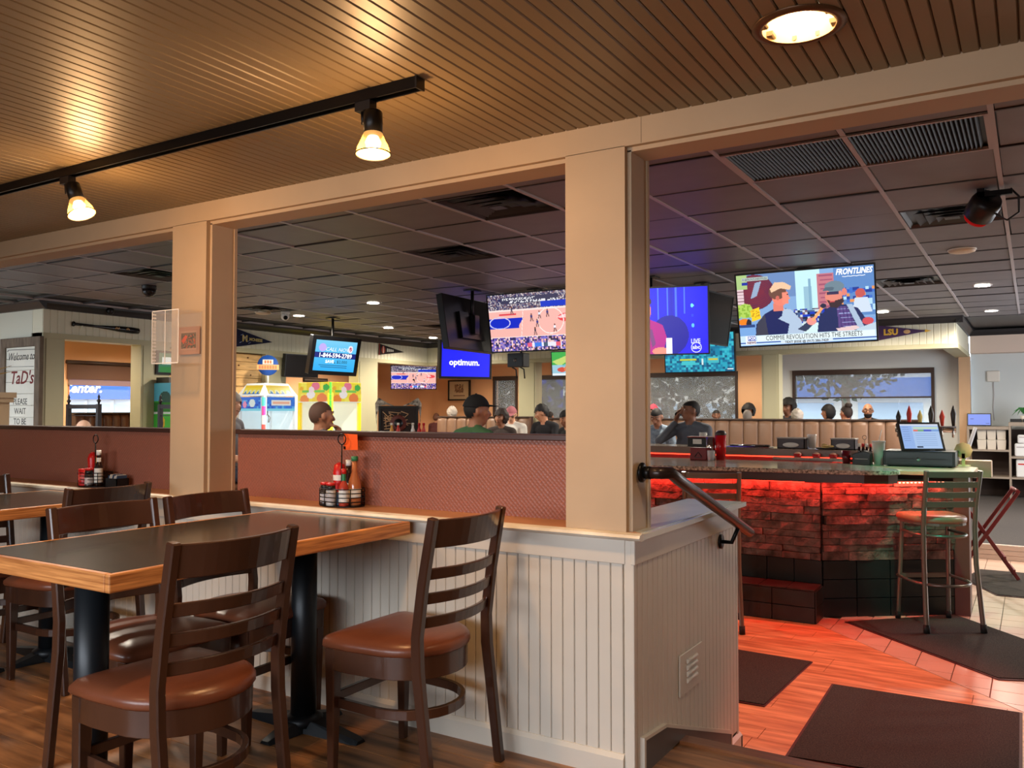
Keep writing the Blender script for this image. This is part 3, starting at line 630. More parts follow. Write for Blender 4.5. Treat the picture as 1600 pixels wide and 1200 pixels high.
MB().box(DL*DG.x+.0, DL*DG.x+.10, DL*DG.y-.02, DL*DG.y+.18, 0, 1.03).build('end_panel', M('walnut_end', (92, 56, 40), .45, var=.2, scale=5, st=(1, 1, .2)), bar)
for k in range(4): area('bar_led_light', (-3.2+.6*k, 6.452, .690), (0, 0, 0), .55, .015, 3.4, (1, .05, .03))
area('bar_led_light', tuple(P0+DG*.5+DN*.05+Vector((0, 0, .690))), (0, 0, math.atan2(DG.y, DG.x)), .8, .02, 4.5, (1, .05, .03))
gt = thing('granite_bar_top', 'speckled brown granite bar top with clipped rounded corner', 'bar top', (-1.335, 6.5, .76))
gp = [(-4.7, 6.0), (-2.55, 6.08), (-1.98, 6.20), (-1.25, 6.27), (-1.0, 6.31), (-.85, 6.38), (-.80, 6.47), (-.84, 6.62), (-1.05, 6.90), (-1.38, 7.17), (-4.7, 7.17)]
gq = [(x+1.335, y-6.5) for x, y in gp]
MB().prism(gq, 0, .03).build('slab', m_gran, gt, bevel=.005, seg=2)
MB().prism([(x*.985-.01, y*.94+.02) for x, y in gq], -.062, 0).build('apron', m_apr, gt)
# far side of the bar ring : counter seen across the well
fc = thing('rear_bar_counter', 'taupe counter across the bar well with red lights beneath its edge', 'counter', (-2.9, 7.95, BF))
MB().box(-2.2, 1.65, -.2, .28, 1.10, 1.165).build('slab', M('taupe_counter', (134, 108, 92), .35), fc, bevel=.006)
MB().box(-2.2, 1.65, -.19, .27, 1.1652, 1.1668).build('top_inlay', m_gran, fc)
MB().box(-2.2, 1.6, -.02, .06, 0, 1.10).build('front_panel', M('well_panel', (120, 70, 64), .6), fc)
MB().box(-2.2, 1.6, -.10, -.09, 1.085, 1.095).build('led_strip', m_led, fc)
for k in range(4): area('well_led_light', (-4.6+.85*k, 7.8, .775), (R(-20), 0, 0), .8, .02, 2.5, (1, .05, .03))
# register counter
rcn = thing('register_counter', 'pale wooden counter at the bar end carrying the till', 'counter', (-.75, 7.55, BF))
MB().prism([(-.30, -.62), (-.02, -.62), (.37, -.45), (.37, .10), (.2, .36), (-.75, .36), (-.75, -.2)], 1.03, 1.06).build('top', M('pale_counter_wood', (206, 180, 148), .35, var=.1, scale=4, st=(1, 6, 1)), rcn, bevel=.003)
MB().box(-.55, .25, .1, .4, 0, 1.03).build('cabinet', M('dark_cabinet', (60, 44, 38), .6), rcn)
MB().box(.18, .455, .33, .5, .965, 1.10).build('raised_end', M('pale_counter_wood', (0, 0, 0)), rcn, bevel=.004)
# till: drawer + monitor
dr = thing('cash_drawer', 'black cash drawer with a round key lock under the till monitor', 'cash drawer', (-.785, 7.45, .76))
MB().box(-.26, .26, 0, .42, .008, .125).build('body', m_blackp, dr, bevel=.004)
MB().box(-.245, .245, -.006, 0, .018, .118).build('drawer_front', M('drawer_front_black', (26, 32, 32), .25), dr, bevel=.002)
MB().box(-.2, -.03, -.0075, -.006, .062, .068).box(.03, .2, -.0075, -.006, .062, .068).build('slot', m_black, dr)
MB().lathe([(0, 0), (.016, 0), (.016, .006), (0, .006)], 16, (.0, -.006, .062), (0, -1, 0)).build('key_lock', M('bright_steel', (200, 205, 205), .2, 1), dr)
for sx in (-.22, .22): MB().cyl((sx, .04, 0), (sx, .04, .01), .014).cyl((sx, .38, 0), (sx, .38, .01), .014).build('rubber_foot', m_foot, dr)
m_bez = M('tv_bezel', (12, 12, 13), .3)
def tvbox(name, label, cat, c, W, H, yaw, tilt, pic, strength, roll=0, depth=.05, bez=.014, group=None, extra=None):
    t = thing(name, label, cat, c, 0, group)
    r_ = Vector((math.cos(yaw), math.sin(yaw), 0)); n = Vector((math.sin(yaw), -math.cos(yaw), 0)); u = Vector((0, 0, 1))*math.cos(tilt)+n*math.sin(tilt)
    r2 = r_*math.cos(roll)+u*math.sin(roll); u = u*math.cos(roll)-r_*math.sin(roll); f = r2.cross(u)
    fm = frame((0, 0, 0), r2, u)
    a = MB().box(-W/2, W/2, -H/2, H/2, -depth, -.002); a.xf(fm).build('case', m_bez, t, bevel=.004)
    for q in ((-W/2, W/2, H/2-bez, H/2), (-W/2, W/2, -H/2, -H/2+bez), (-W/2, -W/2+bez, -H/2+bez, H/2-bez), (W/2-bez, W/2, -H/2+bez, H/2-bez)): MB().box(*q, -.003, .004).xf(fm).build('bezel', m_bez, t)
    MB().box(-W*.25, W*.25, -H*.3, H*.2, -depth-.035, -depth+.002).xf(fm).build('rear_cover', m_bez, t)
    if pic is not None: picture(pic, W-2*bez, H-2*bez, 'screen', SCREEN('screen_%.2f' % strength, strength), t, fm)
    else: MB().box(-W/2+bez, W/2-bez, -H/2+bez, H/2-bez, -.003, .0).xf(fm).build('screen', M('dark_screen', (10, 11, 13), .15), t)
    return t, fm
p = PIC(96, 68, (172, 200, 240)); p.rect(0, 0, .3, 1, (150, 182, 236)); p.rect(.0, .0, 1, .06, (220, 226, 240)); p.rect(.33, .22, 1, .30, (120, 160, 220)); p.rect(.33, .22, .45, .30, (232, 120, 100)); p.rect(.45, .22, .6, .30, (120, 170, 120)); p.rect(.6, .22, .8, .30, (70, 90, 200))
for k in range(7): p.rect(.05, .12+.09*k, .22, .135+.09*k, (110, 130, 190)); p.rect(.36, .38+.08*k, .9, .395+.08*k, (130, 160, 210))
p.rect(.34, .9, .5, .95, (40, 50, 80)); p.rect(.34, .12, .98, .19, (196, 220, 190))
pm, pf = tvbox('till_monitor', 'tilted touch-screen till monitor standing on the cash drawer', 'monitor', (-.78, 7.60, 1.0), .345, .247, R(32), R(-24), p, .95, bez=.016, depth=.03)
MB().box(-.1, .1, -.02, .14, -.115, -.105).tube([(0, .06, -.11), (0, .06, -.02), (0, .03, .01)], .02, 8).build('stand', m_bez, pm)

# ---------------------------------------------------------------- stools
m_pad = M('tan_stool_pad', (150, 108, 84), .4)
def stool_proto():
    t = thing('bar_stool', '-', 'stool')
    MB().loft([[(x*.93, y*.93, z) for x, y in [(p_[0]*s, p_[1]*s) for p_ in dshape()]] for z, s in ((.725, .97), (.735, 1.0), (.752, 1.0), (.766, .95), (.774, .8), (.777, .4))]).build('seat_pad', m_pad, t)
    MB().loft([[(x*.9, y*.9, z) for x, y in dshape()] for z in (.708, .725)], sm=False).build('seat_rim', m_steel, t)
    for s in (-1, 1):
        MB().tube([(-.205, s*.185, .02), (-.165, s*.165, .71)], .0145, 8, sm=False).build('leg', m_steel, t); MB().cyl((-.206, s*.1855, 0), (-.203, s*.184, .05), .019, .019, 12).build('rubber_foot', m_foot, t)
        MB().tube([(.215, s*.195, .02), (.165, s*.18, .45), (.16, s*.178, .70), (.175, s*.178, .85), (.225, s*.185, 1.09)], .0165, 8, sm=False).build('back_leg', m_steel, t); MB().cyl((.217, s*.196, 0), (.212, s*.1945, .055), .021, .021, 12).build('rubber_foot', m_foot, t)
    for k, z in enumerate((1.065, .995, .925, .86)):
        x = .222-.0145*k*1.1; rings = []
        for i in range(9):
            u = i/8*2-1; b = .022*(1-u*u); rings.append([(x+b-.004, u*.178, z-.02), (x+b+.004, u*.178, z-.02), (x+b+.007, u*.178, z+.02), (x+b-.001, u*.178, z+.02)])
        MB().loft(rings, sm=False).build('slat', m_steel, t)
    for z, k in ((.64, 1.0), (.31, 1.12)):
        arc = [(-.18*k, .168*k, z)]+[(.02+.17*k*math.cos(a), .172*k*math.sin(a), z) for a in [PI/2-PI*i/12 for i in range(13)]]+[(-.18*k, -.168*k, z)]
        MB().tube(arc, .0105, 8).build('stretcher', m_steel, t)
    MB().box(-.203, -.187, -.17, .17, .295, .325).build('foot_bar', m_steel, t)
    return t
s0 = stool_proto(); s0.location = (-.5885, 6.635, BF+.012); s0.rotation_euler = (0, 0, R(-57)); tag(s0, 'gunmetal bar stool on the cut-corner mat, catching green and red light', 'stool', 'metal bar stools')
copy_tree(s0, (-1.95, 5.86, BF), R(-72), 'gunmetal bar stool half hidden by the return wall, tucked to the stone bar')

# ---------------------------------------------------------------- folding tray stand
ts = thing('tray_stand', 'red folding wooden tray stand with crossed legs', 'tray stand', (-.40, 8.85, BF+.011), R(8))
m_rw = M('red_stained_wood', (120, 30, 30), .4)
for sy in (-.17, .17):
    MB().obox((0, sy, .39), (.032, .02, .92), (0, R(33), 0)).build('leg', m_rw, ts, bevel=.003); MB().obox((0, sy*.85, .39), (.032, .02, .92), (0, R(-33), 0)).build('leg', m_rw, ts, bevel=.003)
for sx in (-1, 1):
    MB().cyl((sx*.25, -.2, .785), (sx*.25, .2, .785), .016).build('top_bar', m_rw, ts)
    for z in (.06, .17): MB().box(sx*(.25-z*.64)-.012, sx*(.25-z*.64)+.012, -.17, .17, z, z+.035).build('rung', m_rw, ts)

# ---------------------------------------------------------------- things on the bar
GZ = .79; FZ = .8668
def cup(name, label, cat, loc, r0, r1, h, mat, fill=None, parts=None, group=None):
    t = thing(name, label, cat, loc, 0, group); MB().lathe([(0, 0), (r0, 0), (r1, h), (r1*.93, h), (r0*.92, .008), (0, .008)], 20).build('wall', mat, t)
    if fill: MB().lathe([(0, .009), (r0*.9, .009), (r0*.9+(r1*.92-r0*.9)*fill[1], h*fill[1]), (0, h*fill[1])], 20).build('contents', fill[0], t)
    return t
q = onZ(1100, 722, GZ)
nbx = thing('napkin_caddy', 'dark red printed napkin caddy on the granite bar top', 'caddy', (-2.42, 6.98, GZ)); MB().box(-.075, .075, -.05, .05, 0, .105).build('box', M('maroon_plastic', (110, 22, 24), .35), nbx, bevel=.006); MB().tube([(-.03, -.051, .03), (0, -.051, .07), (.03, -.051, .03)], .004, 6).box(-.03, .03, -.052, -.05, .02, .026).build('emblem', m_blackp, nbx)
sh = cup('cocktail_shaker', 'polished steel cocktail shaker beside the red tumbler', 'shaker', (-2.36, 7.09, GZ), .036, .045, .19, M('polished_steel', (190, 185, 180), .12, 1))
rc = cup('bar_tumbler', 'tall translucent red bar tumbler filled with straws', 'tumbler', (-2.27, 7.07, GZ), .038, .048, .21, M('red_clear', (190, 20, 24), .15, alpha=.85)); MB().lathe([(0, .205), (.046, .205), (.05, .225), (.03, .25), (0, .252)], 16).build('lid', M('smoke_lid', (60, 46, 42), .3), rc)
cup('shot_glass', 'small clear rocks glass standing beside the red tumbler', 'glass', (-2.31, 6.93, GZ), .027, .033, .085, m_gl)
def traybox(x, y, label, w=.2):
    t = thing('napkin_tray', label, 'napkin tray', (x, y, FZ), 0, 'dark napkin trays on the counter'); mm = M('dark_maroon_box', (46, 24, 24), .4)
    MB().box(-w/2, w/2, -.07, .07, 0, .008).box(-w/2, w/2, -.07, -.062, 0, .09).box(-w/2, w/2, .062, .07, 0, .09).box(-w/2, -w/2+.008, -.07, .07, 0, .09).box(w/2-.008, w/2, -.07, .07, 0, .09).build('box', mm, t)
    MB().box(-w/2-.006, w/2+.006, -.076, .076, .088, .1).build('lid', M('grey_lid', (150, 138, 130), .4), t, bevel=.003)
    MB().ell((.0, -.071, .035), (w*.3, .01, .022)).build('napkins', m_lab, t); return t
traybox(-1.86, 7.86, 'dark lidded napkin tray on the rear counter beside the beer glass', .24); traybox(-1.42, 7.88, 'dark lidded napkin tray at the register end of the rear counter', .2)
rt_ = thing('menu_caddy', 'black table caddy with a red rim and white card on the rear counter', 'caddy', (-2.72, 7.86, FZ)); MB().box(-.11, .11, -.06, .06, 0, .085).build('box', m_blackp, rt_, bevel=.004); MB().box(-.115, .115, -.065, .065, .083, .095).build('rim', M('maroon_plastic', (0, 0, 0)), rt_, bevel=.003); MB().box(-.055, .03, -.063, -.06, .025, .07).build('card', m_lab, rt_)
cup('beer_glass', 'pint glass of amber beer on the rear counter', 'glass', (-1.70, 7.90, FZ), .032, .043, .13, m_gl, (M('beer', (186, 130, 40), .2), .86))
cup('juice_glass', 'short glass of pale juice behind the black menu caddy', 'glass', (-2.75, 8.02, FZ), .033, .04, .13, m_gl, (M('pale_juice', (206, 190, 130), .3), .8))
pb = thing('food_plate', 'plate of pale food on the rear counter between beer and napkin tray', 'plate', (-1.56, 7.82, FZ)); MB().lathe([(0, 0), (.07, 0), (.1, .014), (.095, .016), (.06, .006), (0, .006)], 24).build('plate', M('black_plate', (30, 26, 26), .3), pb)
for k in range(7): MB().ell((random.uniform(-.05, .05), random.uniform(-.05, .05), .016+.004*k), (.022, .015, .01)).build('chip', M('pale_food', (222, 190, 120), .7), pb)
kn = thing('steel_serving_tray', 'flat steel tray with folded tongs on the rear counter', 'tray', (-2.25, 7.87, FZ)); MB().box(-.2, .2, -.08, .08, 0, .012).build('tray', M('polished_steel', (0, 0, 0)), kn, bevel=.004); MB().tube([(-.18, -.02, .02), (.18, .0, .02)], .008, 6).tube([(-.18, .02, .02), (.18, .03, .02)], .008, 6).build('tongs', M('polished_steel', (0, 0, 0)), kn)
for k, (x, y) in enumerate(((-1.78, 7.60), (-1.62, 7.62), (-1.48, 7.66))):
    g = thing('garnish_cup', 'red cup of garnish in the lit bar well', 'cup', (x, 7.70, .8), 0, 'garnish cups in the bar well'); MB().lathe([(0, -.02), (.03, -.02), (.036, .03), (.033, .03), (0, -.005)], 14).build('wall', m_red, g); MB().ell((0, 0, .025), (.03, .03, .02)).build('fruit', M('pale_fruit', (226, 170, 140), .5), g)
ws = thing('well_shelf', 'narrow steel speed rail along the bar well', 'speed rail', (-1.63, 7.69, .77)); MB().box(-.35, .35, -.05, .05, 0, .008).build('shelf', M('polished_steel', (0, 0, 0)), ws); MB().box(-.35, .35, -.056, -.05, 0, .03).build('lip', M('polished_steel', (0, 0, 0)), ws)
# register clutter
RZ = .76
cp = cup('paper_cup', 'tall cream paper cup with straw beside the till', 'cup', (-1.10, 7.60, RZ), .036, .052, .19, M('cream_cup', (214, 204, 188), .6)); MB().lathe([(0, .188), (.055, .188), (.055, .197), (0, .2)], 20).build('lid', m_wcap, cp); MB().tube([(0, 0, .19), (.025, 0, .29)], .004, 6).build('straw', m_wcap, cp)
pr = thing('receipt_printer', 'black receipt printer beside the cash drawer', 'printer', (-1.21, 7.50, RZ)); MB().prism([(-.07, 0), (.07, 0), (.07, .10), (.02, .12), (-.07, .09)], -.07, .07, 'y').build('case', m_blackp, pr, bevel=.005); MB().box(-.05, .05, -.072, -.07, .05, .055).build('slot', m_steel, pr)
cup('bar_tumbler', 'short dark red tumbler beside the receipt printer', 'tumbler', (-1.335, 7.48, RZ), .03, .038, .115, M('maroon_clear', (96, 16, 26), .15, alpha=.9))
cg2 = caddy(-1.22, 7.68, .30, 'black wire caddy of red-capped bottles behind the receipt printer'); cg2.location.z = RZ; cg2.scale = (.75, .75, .8)
for k in range(4):
    b_ = bottle('hot_sauce_bottle', 'small red-capped bottle in the caddy behind the receipt printer', 'bottle', (-1.265+.03*k, 7.68, RZ+.005), [(0, 0), (.014, 0), (.014, .1), (.008, .14), (0, .14)], m_dkb, [(0, .138), (.011, .138), (.011, .165), (0, .165)], m_red if k % 2 else m_wcap, [(.0143, .03), (.0143, .08)], m_lab, 'bottles in the register caddy')
# draft tower
dt = thing('beer_tap_tower', 'draft beer tower with a row of tall tap handles', 'beer tower', (-.93, 8.55, .0))
MB().lathe([(.05, 0), (.05, .95), (.06, .96), (.06, 1.0), (0, 1.0)], 16).build('column', M('polished_steel', (0, 0, 0)), dt); MB().tube([(-.16, 0, 1.02), (.34, 0, 1.02)], .03, 12).build('manifold', M('polished_steel', (0, 0, 0)), dt)
hc = [(22, 20, 20), (180, 40, 30), (206, 190, 110), (30, 26, 24), (190, 60, 40), (26, 24, 24)]
for k in range(6):
    x = -.13+.09*k; hm = M('tap_handle_%d' % k, hc[k], .35); h = .12+.04*(k % 2)
    MB().lathe([(.012, 0), (.018, .05), (.024, h*.7), (.012, h), (0, h+.03)], 12, (x, -.03, 1.05)).build('tap_handle', hm, dt); MB().tube([(x, -.03, 1.03), (x, -.09, 1.0), (x, -.09, .95)], .009, 8).build('spout', M('polished_steel', (0, 0, 0)), dt)
dt.location.z = .02
dc = thing('tap_cabinet', 'dark cabinet under the draft beer tower', 'cabinet', (-.93, 8.55, BF)); MB().box(-.3, .2, -.18, .25, 0, .35).build('body', M('dark_cabinet', (0, 0, 0)), dc); MB().box(-.28, -.06, -.19, -.18, .02, .33).build('door', M('dark_cabinet', (0, 0, 0)), dc); MB().box(-.04, .18, -.19, -.18, .02, .33).build('door', M('dark_cabinet', (0, 0, 0)), dc)
# ================================================================ TELEVISIONS
def hang(t, h, dx=0, dy=.06):
    MB().cyl((dx, dy, .05), (dx, dy, h), .018).build('ceiling_pole', m_blackp, t); MB().box(dx-.07, dx+.07, dy-.07, dy+.07, h-.01, h).build('ceiling_plate', m_blackp, t)
    MB().box(dx-.06, dx+.06, dy-.03, dy+.05, -.1, .1).build('bracket', m_blackp, t)
T3 = Matrix.Translation
# news screen
p = PIC(224, 126, (120, 160, 214))
p.rect(0, 0, 1, .7, (132, 170, 216)); p.rect(.0, .0, .46, .34, (108, 140, 190)); p.rect(.44, 0, .62, .62, (196, 236, 240)); p.rect(.50, .22, .56, .66, (150, 190, 210)); p.rect(.535, .12, .555, .6, (128, 170, 196)); p.rect(.60, .06, .72, .7, (196, 118, 130)); p.rect(.72, 0, 1, .66, (92, 136, 196))
for k in range(9): p.rect(.61+.012*(k % 2), .08+.06*k, .71, .10+.06*k, (160, 84, 110))
p.ell(.13, .25, .15, .24, (120, 40, 62))
for k in range(7): p.ring(.13, .25, .15-.018*k*.6, .24-.03*k, .03, (92, 40, 70))
p.poly([(.10, .34), (.14, .12), (.19, .10), (.15, .30)], (150, 170, 200)); p.rect(0, .16, .05, .56, (226, 200, 206))
for k in range(8): p.rect(0, .18+.045*k, .05, .19+.045*k, (150, 110, 120))
p.rect(0, .0, .08, .2, (170, 200, 130)); p.ell(.05, .50, .06, .10, (176, 210, 92)); p.noise(0, .41, .1, .6, [(176, 210, 92), (140, 180, 60)], 3, .7, 3)
p.rect(0, .68, 1, 1, (120, 166, 222)); p.rect(.42, .55, .66, .72, (70, 96, 140)); p.noise(.42, .52, .66, .72, [(30, 40, 70), (20, 60, 190), (120, 90, 110), (200, 210, 220)], 4, .8, 5); p.rect(.42, .72, .66, .86, (210, 236, 236))
p.poly([(.09, .50), (.16, .46), (.17, .62), (.1, .66)], (250, 206, 40)); p.noise(.095, .5, .16, .62, [(200, 150, 30)], 2, .35, 6); p.ell(.04, .66, .045, .05, (240, 130, 30)); p.ell(.075, .68, .02, .06, (40, 40, 50)); p.rect(.0, .7, .12, .74, (40, 70, 130))
p.rect(.78, .30, 1, .34, (40, 90, 190)); p.noise(.74, .28, 1, .6, [(60, 110, 200), (180, 220, 240), (30, 60, 150), (226, 150, 90)], 5, .5, 8); p.ell(.9, .36, .035, .06, (196, 88, 84)); p.poly([(.86, .42), (.95, .42), (.98, .62), (.84, .62)], (206, 220, 236))
# man at left of the picture
p.poly([(.12, .88), (.13, .70), (.20, .56), (.27, .50), (.36, .50), (.44, .58), (.47, .88)], (26, 38, 92)); p.poly([(.12, .88), (.14, .68), (.2, .56), (.22, .88)], (60, 62, 80)); p.poly([(.34, .50), (.40, .52), (.47, .68), (.49, .88), (.36, .88), (.38, .72), (.30, .64), (.33, .6)], (176, 196, 220)); p.rect(.27, .42, .345, .53, (226, 128, 110)); p.ell(.325, .34, .062, .12, (236, 132, 112)); p.ell(.305, .27, .066, .10, (110, 74, 62)); p.poly([(.25, .22), (.29, .13), (.36, .14), (.41, .20), (.40, .25), (.33, .22), (.26, .27)], (236, 196, 160)); p.rect(.34, .28, .385, .44, (240, 140, 118)); p.poly([(.385, .34), (.40, .37), (.385, .38)], (240, 140, 118)); p.rect(.375, .30, .383, .32, (50, 30, 30)); p.ell(.305, .35, .014, .03, (206, 104, 92))
p.poly([(.44, .80), (.52, .70), (.56, .74), (.5, .84)], (50, 60, 90)); p.ell(.545, .70, .035, .055, (240, 150, 140)); p.line(.56, .68, .625, .53, .018, (250, 170, 110)); p.ell(.635, .50, .022, .03, (40, 44, 70))
# man at right of the picture
p.poly([(.58, .90), (.60, .66), (.66, .54), (.72, .49), (.80, .50), (.88, .56), (.95, .76), (.96, .90)], (34, 46, 92)); p.poly([(.73, .52), (.80, .52), (.87, .84), (.74, .84)], (92, 70, 130))
for k in range(5): p.line(.735+.01*k, .56+.06*k, .845+.008*k, .56+.06*k, .005, (150, 160, 210)); p.line(.75+.024*k, .53, .76+.026*k, .84, .005, (60, 50, 110))
p.poly([(.80, .5), (.84, .5), (.92, .82), (.88, .84)], (170, 190, 214)); p.ell(.715, .385, .062, .13, (228, 138, 120)); p.poly([(.66, .42), (.70, .45), (.77, .42), (.775, .38), (.785, .46), (.74, .54), (.69, .53)], (60, 44, 50)); p.ell(.72, .25, .07, .075, (110, 132, 146)); p.poly([(.635, .30), (.66, .25), (.72, .26), (.71, .30)], (84, 104, 120)); p.rect(.663, .315, .752, .355, (56, 50, 84)); p.ell(.79, .33, .018, .05, (226, 130, 116)); p.rect(.685, .445, .72, .46, (200, 80, 84))
p.poly([(.72, .82), (.86, .79), (.9, .84), (.74, .88)], (230, 200, 200)); p.ell(.945, .74, .04, .05, (206, 80, 90)); p.poly([(.86, .84), (1, .76), (1, .9), (.88, .9)], (190, 210, 226))
p.rect(.0, .86, 1, .995, (200, 226, 240)); p.rect(.13, .862, .99, .948, (226, 238, 240)); p.rect(.0, .95, 1, .97, (40, 80, 170)); p.rect(.31, .95, .69, .995, (214, 226, 236)); p.rect(.04, .86, .12, .985, (236, 240, 250)); p.rect(.06, .865, .12, .93, (24, 60, 170)); p.rect(.04, .20*.2, .24, .09, (176, 190, 186)); p.rect(.04, .1, .085, .145, (30, 50, 160))
fx, ff = tvbox('hanging_television', 'hanging television showing a street interview with a news banner', 'television', (-1.756, 7.924, 2.152), 1.21, .695, R(6.5), R(14.4), p, 1.15, R(1.1)); hang(fx, .355)
W, H = 1.21-.028, .695-.028
def on(u, v): return T3(((u-.5)*W, (.5-v)*H, .002))
m_ink = M('screen_ink', (36, 50, 78), .6); m_sw = EM('screen_white', (245, 248, 250), 1.1); m_swd = EM('screen_white_soft', (226, 234, 240), .95)
txt('COMMIE REVOLUTION HITS THE STREETS', .062, m_ink, fx, ff @ on(.55, .905), extrude=0, sx=.72)
txt('TEXT JESSE @ (917) 386-7429', .030, m_ink, fx, ff @ on(.5, .972), extrude=0, bold=.0006)
txt('FRONTLINES', .072, m_sw, fx, ff @ on(.86, .065), extrude=0, shear=.3, bold=.002, sx=.72); MB().tube([ff @ on(.78+.02*k, .125+.006*(k%2)) @ Vector((0,0,.0005)) for k in range(9)], .003, 4).build('signature_stroke', m_sw, fx)
txt('FOX', .04, m_sw, fx, ff @ on(.091, .897), extrude=0, bold=.0015, sx=.85); txt('NEWS', .032, M('screen_red_ink', (190, 30, 50), .6), fx, ff @ on(.085, .958), extrude=0, bold=.001, sx=.9); txt('X @FRONTLINESTPUSA', .026, m_ink, fx, ff @ on(.14, .066), extrude=0, sx=.8)
# basketball
def court():
    p = PIC(176, 100, (238, 178, 168)); p.rect(0, 0, 1, .27, (120, 108, 130)); p.noise(0, 0, 1, .27, [(70, 70, 110), (150, 140, 150), (200, 190, 190), (40, 40, 80), (110, 80, 90)], 2, .95, 11)
    p.rect(.15, .05, .8, .17, (60, 58, 84)); p.noise(.16, .07, .55, .11, [(225, 225, 230), (60, 58, 84)], 2, 1, 12); p.noise(.25, .125, .8, .16, [(225, 225, 230), (60, 58, 84)], 2, 1, 13); p.rect(.6, .16, 1, .26, (24, 54, 190)); p.rect(0, .27, 1, .3, (240, 220, 214))
    p.rect(.0, .42, .34, .60, (24, 44, 190)); p.poly([(.34, .42), (.40, .42), (.32, .60), (.30, .60)], (24, 44, 190)); p.ring(.12, .5, .12, .1, .06, (200, 200, 240)); p.rect(.12, .34, .32, .37, (220, 70, 80)); p.ell(.88, .46, .10, .07, (228, 70, 76)); p.poly([(.76, .46), (.86, .40), (.9, .48)], (250, 200, 200))
    p.line(.4, .29, .36, .76, .004, (250, 240, 236)); p.line(0, .76, 1, .76, .006, (250, 230, 226)); p.ring(.7, .5, .14, .22, .03, (250, 236, 230))
    for (x, y, c) in ((.27, .28, (60, 60, 90)), (.49, .42, (50, 50, 110)), (.58, .38, (220, 225, 240)), (.67, .36, (70, 60, 120)), (.55, .52, (60, 60, 130)), (.74, .62, (230, 235, 250)), (.52, .66, (40, 40, 60))):
        p.ell(x, y-.045, .008, .016, (120, 70, 60)); p.rect(x-.011, y-.03, x+.011, y+.025, c); p.line(x-.006, y+.02, x-.012, y+.075, .010, (130, 90, 90)); p.line(x+.006, y+.02, x+.014, y+.07, .010, (130, 90, 90))
    p.noise(0, .76, 1, 1, [(90, 60, 150), (40, 40, 110), (170, 130, 170), (50, 40, 60), (120, 110, 200), (230, 200, 200)], 3, .92, 17); p.rect(.42, .87, .80, .94, (226, 226, 240)); p.rect(.42, .87, .47, .94, (224, 90, 120)); p.rect(.5, .87, .58, .94, (60, 120, 220)); p.rect(.74, .87, .79, .94, (226, 90, 110)); p.rect(.6, .87, .65, .94, (70, 90, 110)); return p
b1, bf = tvbox('hanging_television', 'hanging television showing a basketball game, high over the bar', 'television', (-4.524, 7.76, 2.16), 1.12, .643, 0, R(9.6), court(), 1.15); hang(b1, .345)
# talk show
p = PIC(176, 100, (20, 12, 226)); p.a[:] = np.stack([20+10*p.t, 20*np.ones_like(p.u), 190+60*np.abs(np.sin(p.u*9))], -1)
for x in (.58, .66, .73, .80): p.rect(x, 0, x+.012, .8 if x < .75 else .4, (70, 110, 255))
p.ell(.68, .72, .16, .3, (14, 8, 150)); p.ell(.87, .28, .014, .026, (110, 220, 255)); p.ell(.875, .58, .014, .026, (90, 190, 255)); p.ell(.872, .43, .01, .02, (40, 70, 230))
p.poly([(.2, 1), (.24, .62), (.36, .47), (.5, .46), (.62, .56), (.655, .75), (.62, 1)], (176, 20, 132)); p.poly([(.50, .62), (.53, .62), (.56, .85), (.53, .9)], (120, 60, 120)); p.ell(.45, .34, .075, .17, (238, 130, 112)); p.ell(.45, .2, .08, .08, (60, 40, 40)); p.ell(.60, .96, .07, .06, (240, 140, 120)); p.rect(.645, .76, .70, 1, (228, 224, 240)); p.ell(.425, .33, .01, .012, (40, 20, 20)); p.ell(.475, .33, .01, .012, (40, 20, 20)); p.rect(.43, .42, .47, .43, (190, 70, 80))
a1, af = tvbox('hanging_television', 'hanging television showing a vivid blue talk show set', 'television', (-3.15, 7.62, 2.07), 1.15, .66, R(17), R(6), p, 1.3, .007); hang(a1, .44)
W, H = 1.15-.028, .66-.028
txt('LIVE', .06, m_swd, a1, af @ on(.895, .82), extrude=0, bold=.0015, sx=.8); txt('abc', .052, m_swd, a1, af @ on(.90, .91), extrude=0, bold=.002)
MB().tube([af @ on(.90, .913) @ Vector((.046*math.cos(k*PI/14), .046*math.sin(k*PI/14), .0005)) for k in range(28)], .004, 4, closed=True).build('network_emblem', m_swd, a1)
# dark ones at the ring corners
k1, _ = tvbox('hanging_television', 'black television hanging with its bare back turned to the room, beside the basketball game', 'television', (-5.25, 7.535, 2.134), 1.0, .575, R(-86), R(9), None, 1, depth=.07); hang(k1, .376, .1, 0)
k2, _ = tvbox('hanging_television', 'switched-off television hanging edge-on behind the blue talk show', 'television', (-2.76, 8.36, 2.15), .92, .53, R(84), R(8), None, 1, depth=.06); hang(k2, .36, -.1, 0)
p = PIC(64, 36, (16, 24, 236)); o1, of = tvbox('hanging_television', 'small hanging television with a plain blue screen and one white word', 'television', (-6.544, 9.426, 1.90), .76, .52, R(56), R(4), p, 1.2, bez=.03, depth=.09); hang(o1, .61, -.06, .06)
txt('optimum.', .115, m_sw, o1, of @ T3((-.02, -.04, .002)), extrude=0, bold=.003)
p = PIC(80, 56, (60, 186, 240)); p.a[:] = np.stack([40+80*(1-p.t), 170+30*(1-p.t), 236*np.ones_like(p.u)], -1); p.rect(0, .40, 1, .58, (20, 36, 120)); p.ell(.17, .24, .09, .13, (190, 170, 240)); p.ell(.85, .25, .06, .12, (236, 236, 250)); p.ell(.85, .25, .035, .07, (196, 70, 100))
c1, cf = tvbox('hanging_television', 'boxy hanging television with a cyan advertisement and a phone number', 'television', (-8.266, 8.718, 1.967), .75, .54, R(72.5), R(13.6), p, 1.15, R(-1.2), bez=.055, depth=.1); hang(c1, .54, -.08, .03)
